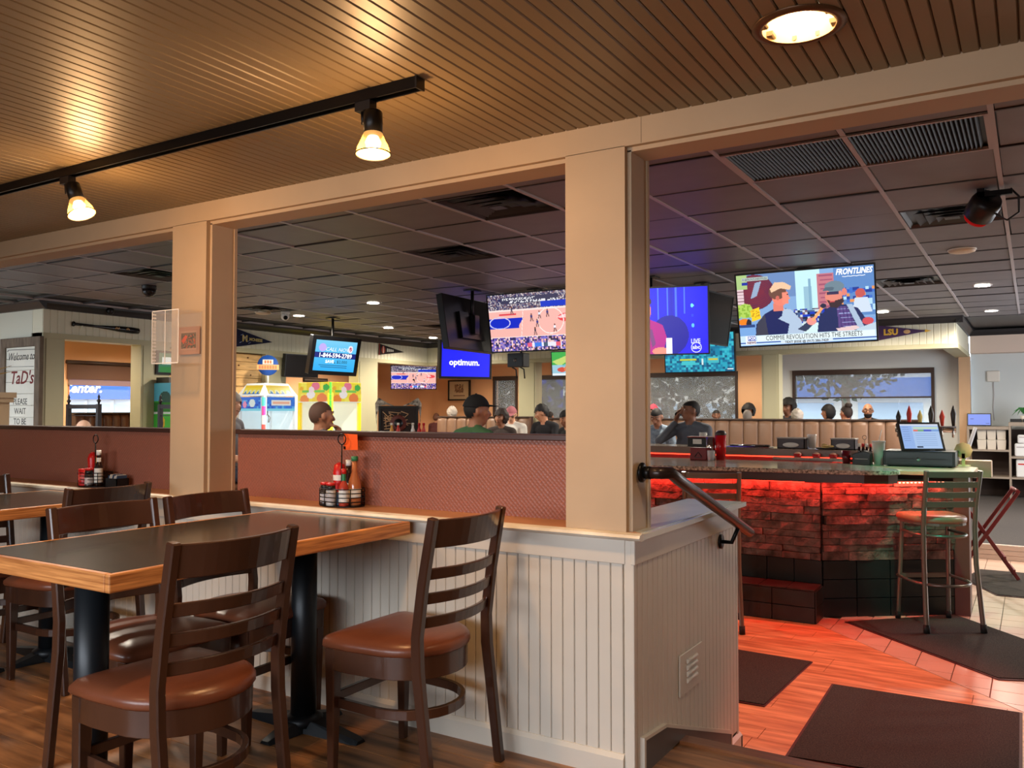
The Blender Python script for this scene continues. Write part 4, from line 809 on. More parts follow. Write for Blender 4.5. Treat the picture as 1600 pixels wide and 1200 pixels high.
W, H = .64, .43
txt('CALL NOW', .075, m_swd, c1, cf @ on(.55, .29), extrude=0, shear=.2); txt('1-844-594-2789', .085, m_sw, c1, cf @ on(.5, .49), extrude=0, bold=.002, sx=.95); txt('SAVE', .06, m_sw, c1, cf @ on(.38, .69), extrude=0, bold=.0015); txt('$2,000', .06, M('screen_ink', (0, 0, 0)), c1, cf @ on(.68, .69), extrude=0)
for k in range(2): MB().box(-.24+.03*k, .2, -.004, .004, 0, .0008).xf(cf @ on(.5, .81+.06*k)).build('small_print_line', M('screen_small_print', (40, 110, 190), .6), c1)
q = onX(472, 572, -9.75); tvbox('wall_television', 'dark wall television partly behind the cyan advertisement', 'television', tuple(q), .62, .36, R(80), R(6), None, 1, depth=.08)
w1, wf = tvbox('wall_television', 'television in the apricot corner showing the same basketball game', 'television', (-11.153, 14.124, 1.912), .97, .52, R(37), R(12), court(), 1.15, depth=.05); MB().tube([(0, 0, -.05), (-.35, .5, -.05)], .02, 8).build('wall_arm', m_blackp, w1)
p = PIC(120, 68, (24, 140, 176)); p.noise(0, 0, 1, 1, [(24, 120, 160), (40, 170, 196), (16, 90, 130), (60, 190, 210)], 4, .8, 21); p.rect(.22, .66, .46, .70, (206, 214, 60)); p.rect(.24, .72, .44, .82, (70, 200, 210)); p.rect(.62, .62, .78, .78, (70, 190, 200)); p.rect(.63, .66, .77, .70, (220, 200, 60)); p.rect(.53, .66, .555, .82, (220, 240, 240)); p.rect(.9, .92, .98, .96, (226, 240, 240))
t1, _ = tvbox('wall_television', 'television with a teal picture mounted below the far soffit', 'television', (-4.44, 12.78, 2.12), 1.11, .635, R(5.9), R(8.4), p, 1.0, depth=.09); MB().box(-.1, .1, .05, .33, -.08, .08).build('wall_arm', m_blackp, t1)
p = PIC(72, 42, (60, 170, 70)); p.poly([(0, .4), (.6, 0), (.75, 0), (.2, .6)], (190, 210, 110)); p.rect(0, .55, 1, 1, (150, 196, 214)); p.poly([(.2, .6), (1, .1), (1, .7)], (120, 180, 190)); p.ell(.25, .75, .12, .1, (206, 70, 50)); p.ell(.4, .72, .1, .12, (220, 120, 70)); p.rect(0, .9, 1, 1, (226, 232, 236))
q = onY(893, 568, 12.8); g1, _ = tvbox('wall_television', 'small television showing a green sports field below the far soffit', 'television', tuple(q), .76, .43, R(4), R(6), p, 1.1, depth=.07); MB().box(-.1, .1, .05, .31, -.06, .06).build('wall_arm', m_blackp, g1)
sp = thing('wall_speaker', 'black box speaker hanging under the basketball television', 'speaker', tuple(onY(810, 563, 7.86))); MB().box(-.1, .1, -.07, .07, -.075, .075).build('cabinet', m_blackp, sp, bevel=.006); MB().lathe([(0, 0), (.02, 0), (.014, .006), (0, .006)], 14, (0, -.071, 0), (0, -1, 0)).build('badge', m_steel, sp)
for sx in (-.05, .05): MB().tube([(sx-.03, 0, -.075), (sx+.02, 0, -.10), (sx+.03, 0, -.2)], .008, 6).build('hook', m_blackp, sp)
MB().cyl((0, .06, .07), (0, .06, .55), .012).build('hanger', m_blackp, sp)

# ================================================================ CEILING FIXTURES
def vent(key, label):
    x, y = cellxy(VENTS[key]); t = thing('ceiling_diffuser', label, 'air vent', (x+GS/2, y+GS/2, ZB), 0, 'ceiling air diffusers'); mm = M('diffuser_metal', (60, 54, 54), .4, .3)
    for k, (a, z) in enumerate(((.285, .0), (.215, -.006), (.150, -.012), (.09, -.016))):
        b = a-.045 if k else a-.022; rings = [[(sx*q, sy*q, zz) for sx, sy in ((-1, -1), (1, -1), (1, 1), (-1, 1))] for q, zz in ((a, z), (b, z+.022))]
        MB().loft(rings, cap=False, sm=False).build('louvre_ring', mm, t)
    MB().box(-.045, .045, -.045, .045, -.014, -.01).build('centre_plate', mm, t); MB().box(-.285, .285, -.285, .285, .0235, .029).build('backing', m_black, t)
for k, l in dict(a='dark square air diffuser over the knee wall between the posts', b='dark square air diffuser over the bar, beyond the one between the posts', c='dark square air diffuser beside the cabled ceiling lamp', d='dark square air diffuser behind the street interview television', e='dark square air diffuser near the black dome camera', f='dark square air diffuser near the pennant with the M', g='dark square air diffuser among the far downlights').items(): vent(k, l)
x, y = cellxy(RET[0]); rg = thing('return_grille', 'long ribbed return-air grille filling two ceiling cells', 'air grille', (x+GS, y+GS/2, ZB))
MB().box(-GS+.02, GS-.02, -.28, .28, .02, .028).build('backing', m_black, rg)
MB().box(-GS+.01, GS-.01, -.295, -.275, -.004, .01).box(-GS+.01, GS-.01, .275, .295, -.004, .01).box(-GS+.01, -GS+.03, -.28, .28, -.004, .01).box(GS-.03, GS-.01, -.28, .28, -.004, .01).build('frame', m_tee, rg)
fin = MB().obox((0, 0, .008), (.004, .55, .02), (0, R(35), 0)).mesh('fin', M('grille_fin', (26, 21, 20), .6))
for k in range(58): link('fin', fin, rg, (-GS+.04+k*.0196, 0, 0))
def down(x, y, label, pw=260):
    t = thing('led_downlight', label, 'ceiling light', (x, y, ZB-.004), 0, 'white downlights in the bar ceiling'); MB().lathe([(.07, .003), (.088, -.004), (.092, .003)], 24, cap=False).build('trim_ring', m_tee, t); MB().lathe([(0, -.002), (.072, -.003), (.072, .003), (0, .003)], 24).build('lens', EM('led_lens', (255, 246, 226), 22), t)
    spot('downlight', (x, y, ZB-.02), (x, y, 0), pw, (1, .88, .72), R(168), .6, .07)
for x, y, l in ((-8.534, 8.286, 'lit downlight beside the white corner camera'), (-6.756, 7.768, 'lit downlight between the white camera and the bare-backed television'), (-8.592, 10.244, 'lit downlight nearer the cyan advertisement television'), (-9.1, 12.078, 'lit downlight beside the apricot corner'), (-1.669, 12.0, 'lit downlight behind the street interview television'), (-.428, 10.014, 'lit downlight over the carpeted platform, before the beige smoke disc'), (-.443, 12.6, 'lit downlight by the cool white wall'), (-4.9, 11.0, 'lit downlight hidden behind the tan post'), (1.3, 8.0, 'lit downlight over the entrance'), (-3.6, 9.6, 'lit downlight over the rear bar counter')): down(x, y, l)
for _k, (x, y) in enumerate(((-3.9, 3.35), (-5.6, 3.35), (-7.8, 3.35))): down(x, y, 'lit downlight in the bar ceiling close behind the header beam, bay %s from the steps' % ('second', 'third', 'fourth')[_k], 150)  # out-of-view downlights added to fill the near sides of the bar room
def disc(x, y, label):
    t = thing('smoke_detector', label, 'smoke detector', (x, y, ZB)); MB().lathe([(.10, 0), (.098, -.018), (.07, -.026), (0, -.028)], 24).build('cover', M('beige_disc', (206, 184, 158), .5), t); MB().lathe([(.106, .002), (.106, -.006), (.1, -.006)], 24, cap=False).build('rim', m_wcap, t)
disc(-.469, 7.69, 'flat beige smoke disc on the ceiling near the air diffuser'); disc(-8.659, 7.766, 'flat beige smoke disc beside the white corner camera')
dm = thing('dome_camera', 'black dome camera hanging from the dark ceiling', 'camera', (-7.842, 5.497, ZB)); MB().lathe([(.075, 0), (.075, -.03), (.07, -.035)], 20, cap=False).build('base', m_blackp, dm); MB().lathe([(.07, -.03), (.064, -.075), (.04, -.105), (.0, -.115)], 20).build('dome', M('smoked_dome', (34, 28, 26), .2), dm)
cw = thing('corner_camera', 'white turret camera on the ceiling beside the smoke disc', 'camera', (-8.352, 7.87, ZB)); MB().lathe([(.06, 0), (.06, -.03), (0, -.032)], 20).build('base', m_wcap, cw); MB().ell((.01, -.015, -.065), (.055, .055, .055)).build('turret', m_wcap, cw); MB().lathe([(0, 0), (.028, 0), (.028, .01), (0, .01)], 16, (.05, -.045, -.085), (.7, -.5, -.4)).build('lens', m_black, cw)
pl_ = thing('party_light', 'black cabled effect lamp bolted to the bar ceiling', 'stage light', (-.241, 5.60, ZB)); MB().lathe([(0, 0), (.075, 0), (.085, .03), (.085, .13), (.05, .16), (0, .16)], 20, (.04, .04, -.06), (-.45, .7, -.55)).build('housing', m_blackp, pl_)
MB().box(-.02, .16, .02, .05, -.05, -.02).box(-.02, .02, .02, .05, -.05, 0).build('yoke', m_black, pl_); MB().lathe([(0, 0), (.068, 0), (.068, .004), (0, .004)], 20, Vector((.04, .04, -.06))+Vector((-.45, .7, -.55)).normalized()*.161, (-.45, .7, -.55)).build('lens', EM('red_lens', (150, 10, 8), .6), pl_)
MB().tube([(.05, .06, -.09), (.08, .07, -.16), (.13, .08, -.19), (.19, .08, -.15), (.19, .07, -.06), (.15, .06, -.01)], .006, 8).build('cable', m_blackp, pl_)
spot('party_light_red', (-.36, 5.40, 2.36), (-1.25, 4.95, -.3), 240, (1, .13, .06), R(62), .45, .05)
spot('party_light_green', (-.36, 5.44, 2.36), (-.58, 6.85, .75), 140, (.02, 1, .62), R(36), .4, .05)
# ================================================================ FAR STRUCTURE (booth alcoves beyond the bar)
def hdr_x(y0, y1):      # soffit along the alcove at X=-10, facing +X
    h = struct(MB().box(-10.22, -10.012, y0, y1, 2.09, ZB+.03).build('wall_soffit_side', m_bead))
    n = int((y1-y0)/.09)
    tag(MB().add([], []).build('x', m_bead) if 0 else h, kind='structure')
    st = MB()
    for k in range(n): st.prism([(-10.012, y0+.09*k+.004), (-10.006, y0+.09*k+.008), (-10.006, y0+.09*k+.082), (-10.012, y0+.09*k+.086)], 2.14, 2.44, 'z')
    tag(st.build('bead_boards', m_bead, h), kind='stuff')
    MB().box(-10.24, -9.995, y0, y1, 2.075, 2.14).build('soffit_rail', m_olive, h)
    MB().prism([(-10.01, 2.42), (-9.985, 2.425), (-9.96, 2.46), (-9.93, 2.49), (-9.925, ZB+.002), (-10.01, ZB+.002)], y0, y1, 'y').build('crown', m_crown, h)
hdr_x(5.6, 13.1)
h = struct(MB().box(-10.2, -.885, 13.112, 13.32, 2.09, ZB+.03).build('wall_soffit_far', m_bead)); st = MB()
for k in range(101): st.prism([(-9.99+.09*k+.004, 13.112), (-9.99+.09*k+.008, 13.106), (-9.99+.09*k+.082, 13.106), (-9.99+.09*k+.086, 13.112)][::-1], 2.14, 2.44, 'z')
tag(st.build('bead_boards', m_bead, h), kind='stuff')
MB().box(-10.2, -.87, 13.095, 13.34, 2.075, 2.14).build('soffit_rail', m_olive, h)
MB().prism([(13.11, 2.42), (13.085, 2.425), (13.06, 2.46), (13.03, 2.49), (13.025, ZB+.002), (13.11, ZB+.002)][::-1], -10.0, -.80, 'x').build('crown', m_crown, h)
h2 = struct(MB().box(-1.05, -.885, 13.32, 15.7, 2.09, ZB+.03).build('wall_soffit_return', m_bead)); MB().box(-1.07, -.87, 13.32, 15.7, 2.075, 2.14).build('soffit_rail', m_olive, h2); MB().prism([(-.885, 2.42), (-.86, 2.425), (-.83, 2.46), (-.80, 2.49), (-.795, ZB+.002), (-.885, ZB+.002)], 13.05, 15.7, 'y').build('crown', m_crown, h2)
for _x, _y in ((-11.3, 6.4), (-11.3, 8.2), (-11.3, 10.3), (-11.3, 12.3), (-9.2, 14.4), (-6.6, 14.4), (-4.6, 14.4), (-2.4, 14.4)):  # unseen downlights added to brighten the alcove walls
    _t = thing('led_downlight', 'lit downlight in the low alcove ceiling, hidden above the soffit', 'ceiling light', (_x, _y, 2.30 if _x < -10 else 2.26), 0, 'alcove downlights'); MB().lathe([(0, -.004), (.072, -.004), (.072, -.001), (0, -.001)], 20).build('lens', EM('led_lens_alcove', (255, 236, 206), 10), _t); MB().lathe([(.072, -.001), (.088, -.006), (.092, -.001)], 24, cap=False).build('trim_ring', m_tee, _t)
    spot('alcove_downlight', (_x, _y, _t.location.z-.02), (_x, _y, 0), 190 if _x < -10 else 110, (1, .84, .64), R(168), .5, .07)
struct(MB().box(-10.2, -1.0, 13.32, 15.75, 2.26, 2.3).box(-12.6, -10.2, 5.7, 15.75, 2.30, 2.34).build('ceiling_alcove', m_cream))
struct(MB().box(-12.6, -10.0, 5.75, 13.1, BF-.05, 0).box(-12.6, -1.3, 13.1, 15.7, BF-.05, 0).build('floor_alcove', M('dark_carpet', (0, 0, 0))))
# posts under the soffits
for k, (y0, y1) in enumerate(((5.61, 5.87), (6.905, 7.34), (9.03, 9.445), (11.12, 11.63))):
    p_ = struct(MB().box(-10.22, -10.0, y0, y1, BF, 2.08).build('post_alcove_side', m_olive)); MB().box(-9.998, -9.99, y0+.03, y1-.03, .1, 2.07).build('post_face', m_olive, p_)
for k, (x0, x1) in enumerate(((-7.94, -7.58), (-3.557, -3.295))):
    p_ = struct(MB().box(x0, x1, 13.11, 13.33, BF, 2.08).build('post_alcove_far', m_olive)); MB().box(x0+.03, x1-.03, 13.1, 13.11, .1, 2.07).build('post_face', m_olive, p_)
# pine plank wall between two posts
pw = struct(MB().box(-10.2, -10.12, 7.34, 9.03, 0, 2.08).build('wall_plank_backing', M('plank_backing', (120, 84, 50), .8)))
m_pine = M('knotty_pine', (206, 160, 100), .5, var=.2, scale=3, st=(1, 1, 7), rgb2=(228, 186, 124)); m_knot = M('pine_knot', (110, 66, 34), .6)
for k in range(16):
    z = .1+.123*k; a = MB().box(-10.12, -10.085+random.uniform(-.004, .004), 7.345, 9.025, z+.002, z+.119).build('plank', m_pine, pw, bevel=.003)
    for q in range(2): MB().ell((-10.083, random.uniform(8.3, 9.0), z+random.uniform(.03, .09)), (.004, .018, .013), None, 8, 6).build('knot', m_knot, a)
# left alcove: apricot wall with one window; far alcove: apricot wall with windows, white where daylight is painted in
m_frame = M('dark_window_frame', (58, 42, 36), .5); m_glass = M('window_glass', (235, 240, 245), .02, alpha=.08)
def wall_x(X, y0, y1, z1, holes, mat, name):
    b = MB(); ys = y0
    for (a, c, zl, zh) in holes: b.box(X-.12, X, ys, a, 0-.3, z1).box(X-.12, X, a, c, -.3, zl).box(X-.12, X, a, c, zh, z1); ys = c
    b.box(X-.12, X, ys, y1, -.3, z1); return struct(b.build(name, mat))
def wall_y(Y, x0, x1, z1, holes, mat, name):
    b = MB(); xs = x0
    for (a, c, zl, zh) in holes: b.box(xs, a, Y, Y+.12, -.3, z1).box(a, c, Y, Y+.12, -.3, zl).box(a, c, Y, Y+.12, zh, z1); xs = c
    b.box(xs, x1, Y, Y+.12, -.3, z1); return struct(b.build(name, mat))
XL = -12.5; lw0, lw1 = onX(106, 600, XL).y, onX(217, 600, XL).y
wall_x(XL, 2.7, 15.8, ZB+.03, [(lw0, lw1, .75, 1.96)], m_orange, 'wall_left')
wn = struct(MB().box(XL-.08, XL-.075, lw0, lw1, .75, 1.96).build('window_1', m_glass)); MB().box(XL-.06, XL-.02, lw0, lw0+.04, .75, 1.96).box(XL-.06, XL-.02, lw1-.04, lw1, .75, 1.96).box(XL-.06, XL-.02, lw0, lw1, .75, .79).build('window_frame', M('wood_window_frame', (190, 130, 80), .5), wn)
MB().box(XL-.02, XL+.03, lw0-.02, lw1, 1.69, 1.97).build('roller_shade', M('brown_shade', (88, 58, 42), .7), wn); MB().box(XL-.02, XL+.02, lw0, lw1, 1.60, 1.69).build('shade_mesh', M('brown_shade_mesh', (150, 120, 100), .7, alpha=.75), wn); MB().cyl((XL+.04, lw0-.05, 1.95), (XL+.04, lw1, 1.95), .03).build('shade_roll', m_frame, wn)
YF = 15.7; fx_ = lambda x: onY(x, 600, YF).x
HOL = [(fx_(774), fx_(806), .8, 1.93), (fx_(840), fx_(908), .8, 1.93), (fx_(1014), fx_(1149), .8, 1.92), (fx_(1243), fx_(1455), .8, 1.90)]
wall_y(YF, XL-.1, -4.0, 2.32, HOL[:3], m_orange, 'wall_far'); wall_y(YF, -4.0, -.885, 2.32, HOL[3:], m_white, 'wall_far_white')  # right stretch coloured white for the daylight falling on it
m_shade = M('grey_mesh_shade', (122, 116, 110), .9, alpha=.40, var=.1, scale=3, st=(1, 1, 4)); _nt = m_shade.node_tree; _tr = _nt.nodes.new('ShaderNodeBsdfTranslucent'); _tr.inputs[0].default_value = (.45, .43, .41, 1); _mx = _nt.nodes.new('ShaderNodeMixShader'); _mx.inputs[0].default_value = .16
_nt.links.new(_nt.nodes['Principled BSDF'].outputs[0], _mx.inputs[1]); _nt.links.new(_tr.outputs[0], _mx.inputs[2]); _nt.links.new(_mx.outputs[0], _nt.nodes['Material Output'].inputs[0])
for k, (a, c, zl, zh) in enumerate(HOL):
    wn = struct(MB().box(a, c, YF+.06, YF+.065, zl, zh).build('window_%d' % (k+2), m_glass))
    MB().box(a-.05, a, YF-.03, YF+.05, zl, zh+.03).box(c, c+.05, YF-.03, YF+.05, zl, zh+.03).build('window_frame', m_frame, wn); MB().box(a-.05, c+.05, YF-.04, YF+.05, zh-.06, zh+.03).build('shade_roll', m_frame, wn)
    zs = 1.435 if k == 3 else zl
    MB().box(a, c, YF+.01, YF+.013, zs, zh-.05).build('roller_shade', m_shade, wn); MB().box(a, c, YF+.004, YF+.018, zs-.012, zs+.012).build('hem_bar', m_frame, wn)
struct(MB().box(-1.02, -.86, 15.45, 15.7, -.15, 2.09).build('post_white_wall', M('tan_post', (196, 160, 124), .5, var=.05, scale=3)))
YB = 15.9
struct(MB().box(-.87, 2.5, YB, YB+.1, -.3, ZB+.03).build('wall_far_service', m_white)); struct(MB().box(-.86, 2.5, YB-.3, YB, 2.14, 2.44).build('wall_service_soffit', M('blush_soffit', (226, 204, 188), .6))); struct(MB().prism([(YB-.3, 2.42), (YB-.325, 2.425), (YB-.36, 2.47), (YB-.38, ZB+.002), (YB-.3, ZB+.002)][::-1], -.86, 2.5, 'x').build('trim_crown_service', m_crown))
# wall beside the entrance with the welcome board
wl = struct(MB().box(XL, -10.225, 5.6, 5.74, BF, ZB+.03).build('wall_entry', M('entry_plaster', (214, 214, 198), .6, bump=.3, bscale=6))); MB().prism([(5.6, 2.42), (5.575, 2.425), (5.54, 2.46), (5.51, 2.49), (5.505, ZB+.002), (5.6, ZB+.002)][::-1], XL, -9.92, 'x').build('crown', m_crown, wl)
struct(MB().box(-16, XL-.12, 2.7, 2.8, BF, ZB).build('wall_entry_side', m_cream)) if 0 else None
# ---------------------------------------------------------------- welcome board
wb2 = thing('welcome_sign', 'weathered frame around white planks asking guests to wait to be seated', 'sign', (-10.40, 5.575, 0)); m_wf = M('weathered_frame', (112, 98, 84), .8, var=.3, scale=6, st=(5, 1, 1)); m_wp = M('whitewashed_plank', (226, 224, 212), .7, var=.06, scale=4)
for q in ((-.44, -.33, .45, 2.09), (.33, .44, .45, 2.09), (-.33, .33, 1.98, 2.09), (-.33, .33, .45, .56)): MB().box(q[0], q[1], -.03, .02, q[2], q[3]).build('frame_board', m_wf, wb2, bevel=.004)
for k in range(10): MB().box(-.33, .33, -.008, .01, .565+.1415*k, .565+.1415*k+.138).build('plank', m_wp, wb2, bevel=.002)
m_wi = M('charcoal_ink', (60, 56, 54), .8); wt = lambda z, x=0: frame((x, -.0095, z), (1, 0, 0), (0, 0, 1))
txt('Welcome to', .135, m_wi, wb2, wt(1.86, .0), shear=.35, extrude=.0005, sx=.85); txt("TaD's", .22, M('maroon_ink', (120, 52, 50), .8), wb2, wt(1.60, .02), shear=.25, extrude=.0005, bold=.003)
for s_, z in (('PLEASE', 1.315), ('WAIT', 1.20), ('TO BE', 1.075), ('SEATED', .965)): txt(s_, .105, m_wi, wb2, wt(z), extrude=.0005, sx=.95)
MB().tube([(-.3, -.01, 1.93), (-.28, -.01, 1.95), (.3, -.01, 1.94)], .004, 4).tube([(-.28, -.01, 1.745), (.28, -.01, 1.735)], .003, 4).build('flourish', m_wi, wb2)
pd = thing('pedestal', 'cream square pedestal with moulded top before the entry wall', 'pedestal', (-9.80, 4.9, BF)); MB().box(-.15, .15, -.15, .15, 0, 1.6).build('shaft', m_cream, pd); MB().box(-.18, .18, -.18, .18, 1.6, 1.65).box(-.2, .2, -.2, .2, 1.65, 1.71).build('cap', m_cream, pd)
pt = thing('dried_arrangement', 'vase of dried tan grasses standing on the cream pedestal', 'plant', (-9.82, 4.9, BF+1.71)); MB().lathe([(0, 0), (.05, 0), (.075, .06), (.05, .11), (.04, .12), (0, .1)], 16).build('vase', M('dark_vase', (40, 34, 30), .4), pt)
for k in range(26):
    a = random.uniform(0, 2*PI); r = random.uniform(.05, .24); hh = random.uniform(.16, .32)
    MB().tube([(0, 0, .1), (r*.3*math.cos(a), r*.3*math.sin(a), .1+hh*.6), (r*math.cos(a), r*math.sin(a), .1+hh*random.uniform(.6, 1))], [.004, .009, .002], 5).build('grass_blade', M('dried_grass_%d' % (k % 3), ((176, 140, 76), (206, 176, 110), (120, 110, 60))[k % 3], .7), pt)
# ---------------------------------------------------------------- things on the soffits
bt = thing('baseball_bat', 'black baseball bat with gold print mounted on the cream bead board', 'bat', (-9.985, 5.955, 2.272), 0)
q0, q1 = Vector((0, 0, 0)), Vector((.0, .905, -.02)); MB().lathe([(0, 0), (.03, .003), (.032, .016), (.018, .035), (.016, .30), (.026, .48), (.038, .62), (.042, .80), (.039, .89), (.022, .905), (0, .907)], 16, q0, q1).build('barrel', M('black_lacquer', (22, 18, 18), .25), bt)
for (yy, n_) in ((.55, 4), (.70, 3)):
    for j_ in range(n_): MB().obox((.036+.008*(yy > .6), yy+.016*j_, -.014+.008*(j_ % 2)), (.006, .011, .018), (R(20), 0, 0)).build('gold_print_mark', M('gold_print', (200, 146, 76), .4), bt)
for yy in (.12, .72): MB().box(-.02, .012, yy-.008, yy+.008, -.05, -.012).build('peg', m_bead, bt)
def pennant(name, label, fr, Lp, Hp, col, words, inkc, edge=None):
    t = thing(name, label, 'pennant', tuple(fr.translation)); f2 = fr.copy(); f2.translation = (0, 0, 0)
    MB().prism([(0, -Hp/2), (Lp, 0), (0, Hp/2)], 0, .003).xf(f2).build('felt', M(label[:12]+'_felt', col, .9), t); MB().box(-.012, .004, -Hp/2-.004, Hp/2+.004, -.001, .005).xf(f2).build('binding', M(label[:12]+'_edge', edge or inkc, .8), t)
    for (s_, size, x, z, b) in words: txt(s_, size, M('%s_ink' % label[:12], inkc, .7), t, f2 @ T3((x, z, .004)), extrude=.0003, bold=b)
    return t, f2
fr = frame(tuple(onX(369, 527.5, -9.985)), (0, 1, -.03), (0, 0, 1)); t, f2 = pennant('pennant', 'navy felt pennant with a gold M on the cream bead board', fr, .70, .27, (26, 30, 62), [('M', .13, .16, .0, .006), ('MCNEESE', .06, .37, .0, .002)], (226, 206, 130), (30, 34, 66))
for k in range(6): MB().tube([(.06+.2*((k*.37) % 1), -.07+.14*((k*.61) % 1), .004), (.1+.2*((k*.37) % 1), -.05+.14*((k*.61) % 1), .004)], .006, 4).xf(f2).build('horseman_stroke', M('pale_blue_ink', (150, 160, 200), .7), t)
fr = frame(tuple(onX(593, 545.5, -9.985)), (0, 1, -.02), (0, 0, 1)); t, f2 = pennant('pennant', 'black felt pennant with red border near the apricot corner', fr, .70, .20, (40, 34, 34), [], (206, 200, 190), (150, 40, 40)); [MB().box(.2+.05*j_, .235+.05*j_, -.03+.004*j_, .03-.004*j_, .003, .006).xf(f2).build('letter_block', M('pennant_white', (206, 204, 196), .7), t) for j_ in range(4)]; MB().ell((.1, 0, .004), (.05, .07, .003)).xf(f2).build('emblem', M('red_emblem', (170, 60, 50), .7), t); MB().box(.09, .11, -.06, .06, .004, .008).xf(f2).build('emblem', M('cream_emblem', (214, 204, 180), .7), t)
fr = frame(tuple(onY(1366, 520.5, 13.09)), (1, 0, 0), (0, 0, 1)); t, f2 = pennant('pennant', 'purple felt pennant with gold LSU letters on the far soffit', fr, .70, .235, (76, 52, 92), [('LSU', .115, .22, 0, .006)], (232, 186, 70), (226, 180, 60)); MB().ell((.43, .0, .004), (.045, .03, .002)).xf(f2).build('tiger_emblem', M('tiger_tan', (214, 170, 120), .7), t); MB().prism([(.66, -.02), (.74, 0), (.66, .02)], 0, .004).xf(f2).build('tip', M('gold_tip', (226, 176, 60), .8), t)
ec = thing('mini_camera', 'small black camera tucked under the crown above the bat', 'camera', tuple(onX(172, 486, -9.93))); MB().ell((0, 0, 0), (.05, .05, .05)).build('eye', m_blackp, ec); MB().cyl((-.05, 0, 0), (0, 0, 0), .03).build('mount', m_blackp, ec)
# ---------------------------------------------------------------- booths
m_booth = M('tan_booth_vinyl', (122, 92, 72), .42, var=.06, scale=6); m_booth2 = M('chocolate_booth_vinyl', (92, 56, 42), .35)
def booth(name, label, o, d, n, cnt, wd, ztop, mat, zseat=.45):
    t = thing(name, label, 'booth', o); d = Vector(d); n = Vector(n)
    MB().add([], []); prof = [(.0, 0), (.055, .02), (.06, .12), (.055, .5), (.03, .56), (-.02, .575)]
    for k in range(cnt):
        rings = []
        for i in range(7):
            u = i/6; b = .022*math.sin(PI*u)-.012; x = d*(wd*(k+.012+.976*u))
            rings.append([x+n*(p_[0]+b)+Vector((0, 0, ztop-.575+p_[1])) for p_ in prof]+[x-n*.05+Vector((0, 0, ztop)), x-n*.05+Vector((0, 0, ztop-.575))])
        MB().loft(rings, True, True).build('channel', mat, t)
    c = d*(wd*cnt); s_ = MB(); s_.loft([[x+n*a+Vector((0, 0, z)) for a, z in ((-.12, 0), (-.05, 0), (-.05, ztop), (-.12, ztop))] for x in (Vector(), c)], sm=False); s_.build('back_board', m_apr, t)
    MB().loft([[x+n*a+Vector((0, 0, z)) for a, z in ((-.135, ztop), (.05, ztop), (.05, ztop+.02), (-.135, ztop+.02))] for x in (Vector(), c)], sm=False).build('top_cap', M('dark_booth_cap', (70, 52, 44), .5), t)
    MB().loft([[x+n*a+Vector((0, 0, z)) for a, z in ((-.05, zseat-.12), (.5, zseat-.12), (.5, zseat), (-.05, zseat))] for x in (Vector(), c)], sm=False).build('seat', mat, t)
    MB().loft([[x+n*a+Vector((0, 0, z)) for a, z in ((-.05, 0), (.45, 0), (.45, zseat-.12), (-.05, zseat-.12))] for x in (Vector(), c)], sm=False).build('plinth', m_apr, t); return t
booth('booth_bench', 'long tan channel-backed booth bench under the grey-shaded windows', (-7.35, 12.92, BF), (1, 0, 0), (0, -1, 0), 27, .223, 1.365, m_booth, .75)
booth('booth_bench', 'shorter tan channel-backed booth bench below the apricot corner', (-9.6, 12.92, BF), (1, 0, 0), (0, -1, 0), 9, .223, 1.385, m_booth, .75)
q = onX(165, 652, -10.9); booth('booth_bench', 'chocolate brown channel-backed booth seat under the window onto the street', (-10.75, 6.45, 0), (0, 1, 0), (1, 0, 0), 7, .13, 1.165, m_booth2)
# dividers with finials
def divider(x0, x1, y, label):
    t = thing('booth_divider', label, 'divider', (x0, y, BF)); m_d = M('ebonised_rail', (34, 24, 24), .45); w_ = x1-x0
    for xx in (0, w_):
        MB().box(xx-.022, xx+.022, -.022, .022, 0, 1.58).build('post', m_d, t, bevel=.003); MB().lathe([(.01, 0), (.012, .02), (.024, .035), (.012, .05), (.008, .062), (.015, .075), (0, .115)], 12, (xx, 0, 1.58)).build('finial', m_d, t)
    MB().box(0, w_, -.018, .018, 1.53, 1.575).build('rail', m_d, t); MB().box(0, w_, -.015, .015, 1.12, 1.16).build('rail', m_d, t); MB().box(0, w_, -.006, .006, 1.45, 1.458).build('rod', m_d, t)
a, b = atD(88, 628, 9.3), atD(165, 628, 9.3); divider(a.x, b.x+.1, (a.y+b.y)/2, 'ebonised rail divider with finials before the street window')
a, b = atD(236, 628, 9.3), atD(300, 628, 9.3); divider(a.x, b.x+.1, (a.y+b.y)/2, 'ebonised rail divider with finials beside the green game cabinet')
# green game poster and little monitor on the side post
gq = onX(252, 622, -9.9); gb = thing('game_cabinet', 'upright arcade screen with a bright green golf picture', 'arcade game', (-9.72, gq.y, BF), R(0)); MB().prism([(-.22, 0), (.22, 0), (.16, 1.0), (.04, 1.95), (-.22, 1.95)], -.05, .42, 'y').build('cabinet', m_blackp, gb)
p = PIC(40, 60, (70, 196, 70)); p.rect(0, 0, 1, .28, (90, 190, 226)); p.ell(.55, .25, .3, .12, (40, 90, 90)); p.rect(0, .3, 1, .45, (40, 130, 50)); p.rect(0, .45, 1, .48, (220, 240, 240)); p.ell(.4, .62, .16, .1, (236, 196, 60)); p.ell(.4, .62, .07, .05, (70, 50, 40)); p.rect(0, .82, 1, 1, (130, 226, 196)); p.ell(.3, .9, .12, .03, (30, 60, 60)); p.ell(.7, .9, .1, .03, (30, 60, 60))
picture(p, .42, .85, 'screen', SCREEN('screen_green', 1.1), gb, frame((.106, .185, 1.45), (0, 1, 0), (-.126, 0, 1)))
picture(p, .42, .85, 'side_print', PRINT('print_side'), gb, frame((-.05, -.052, 1.45), (1, 0, 0), (0, 0, 1)))
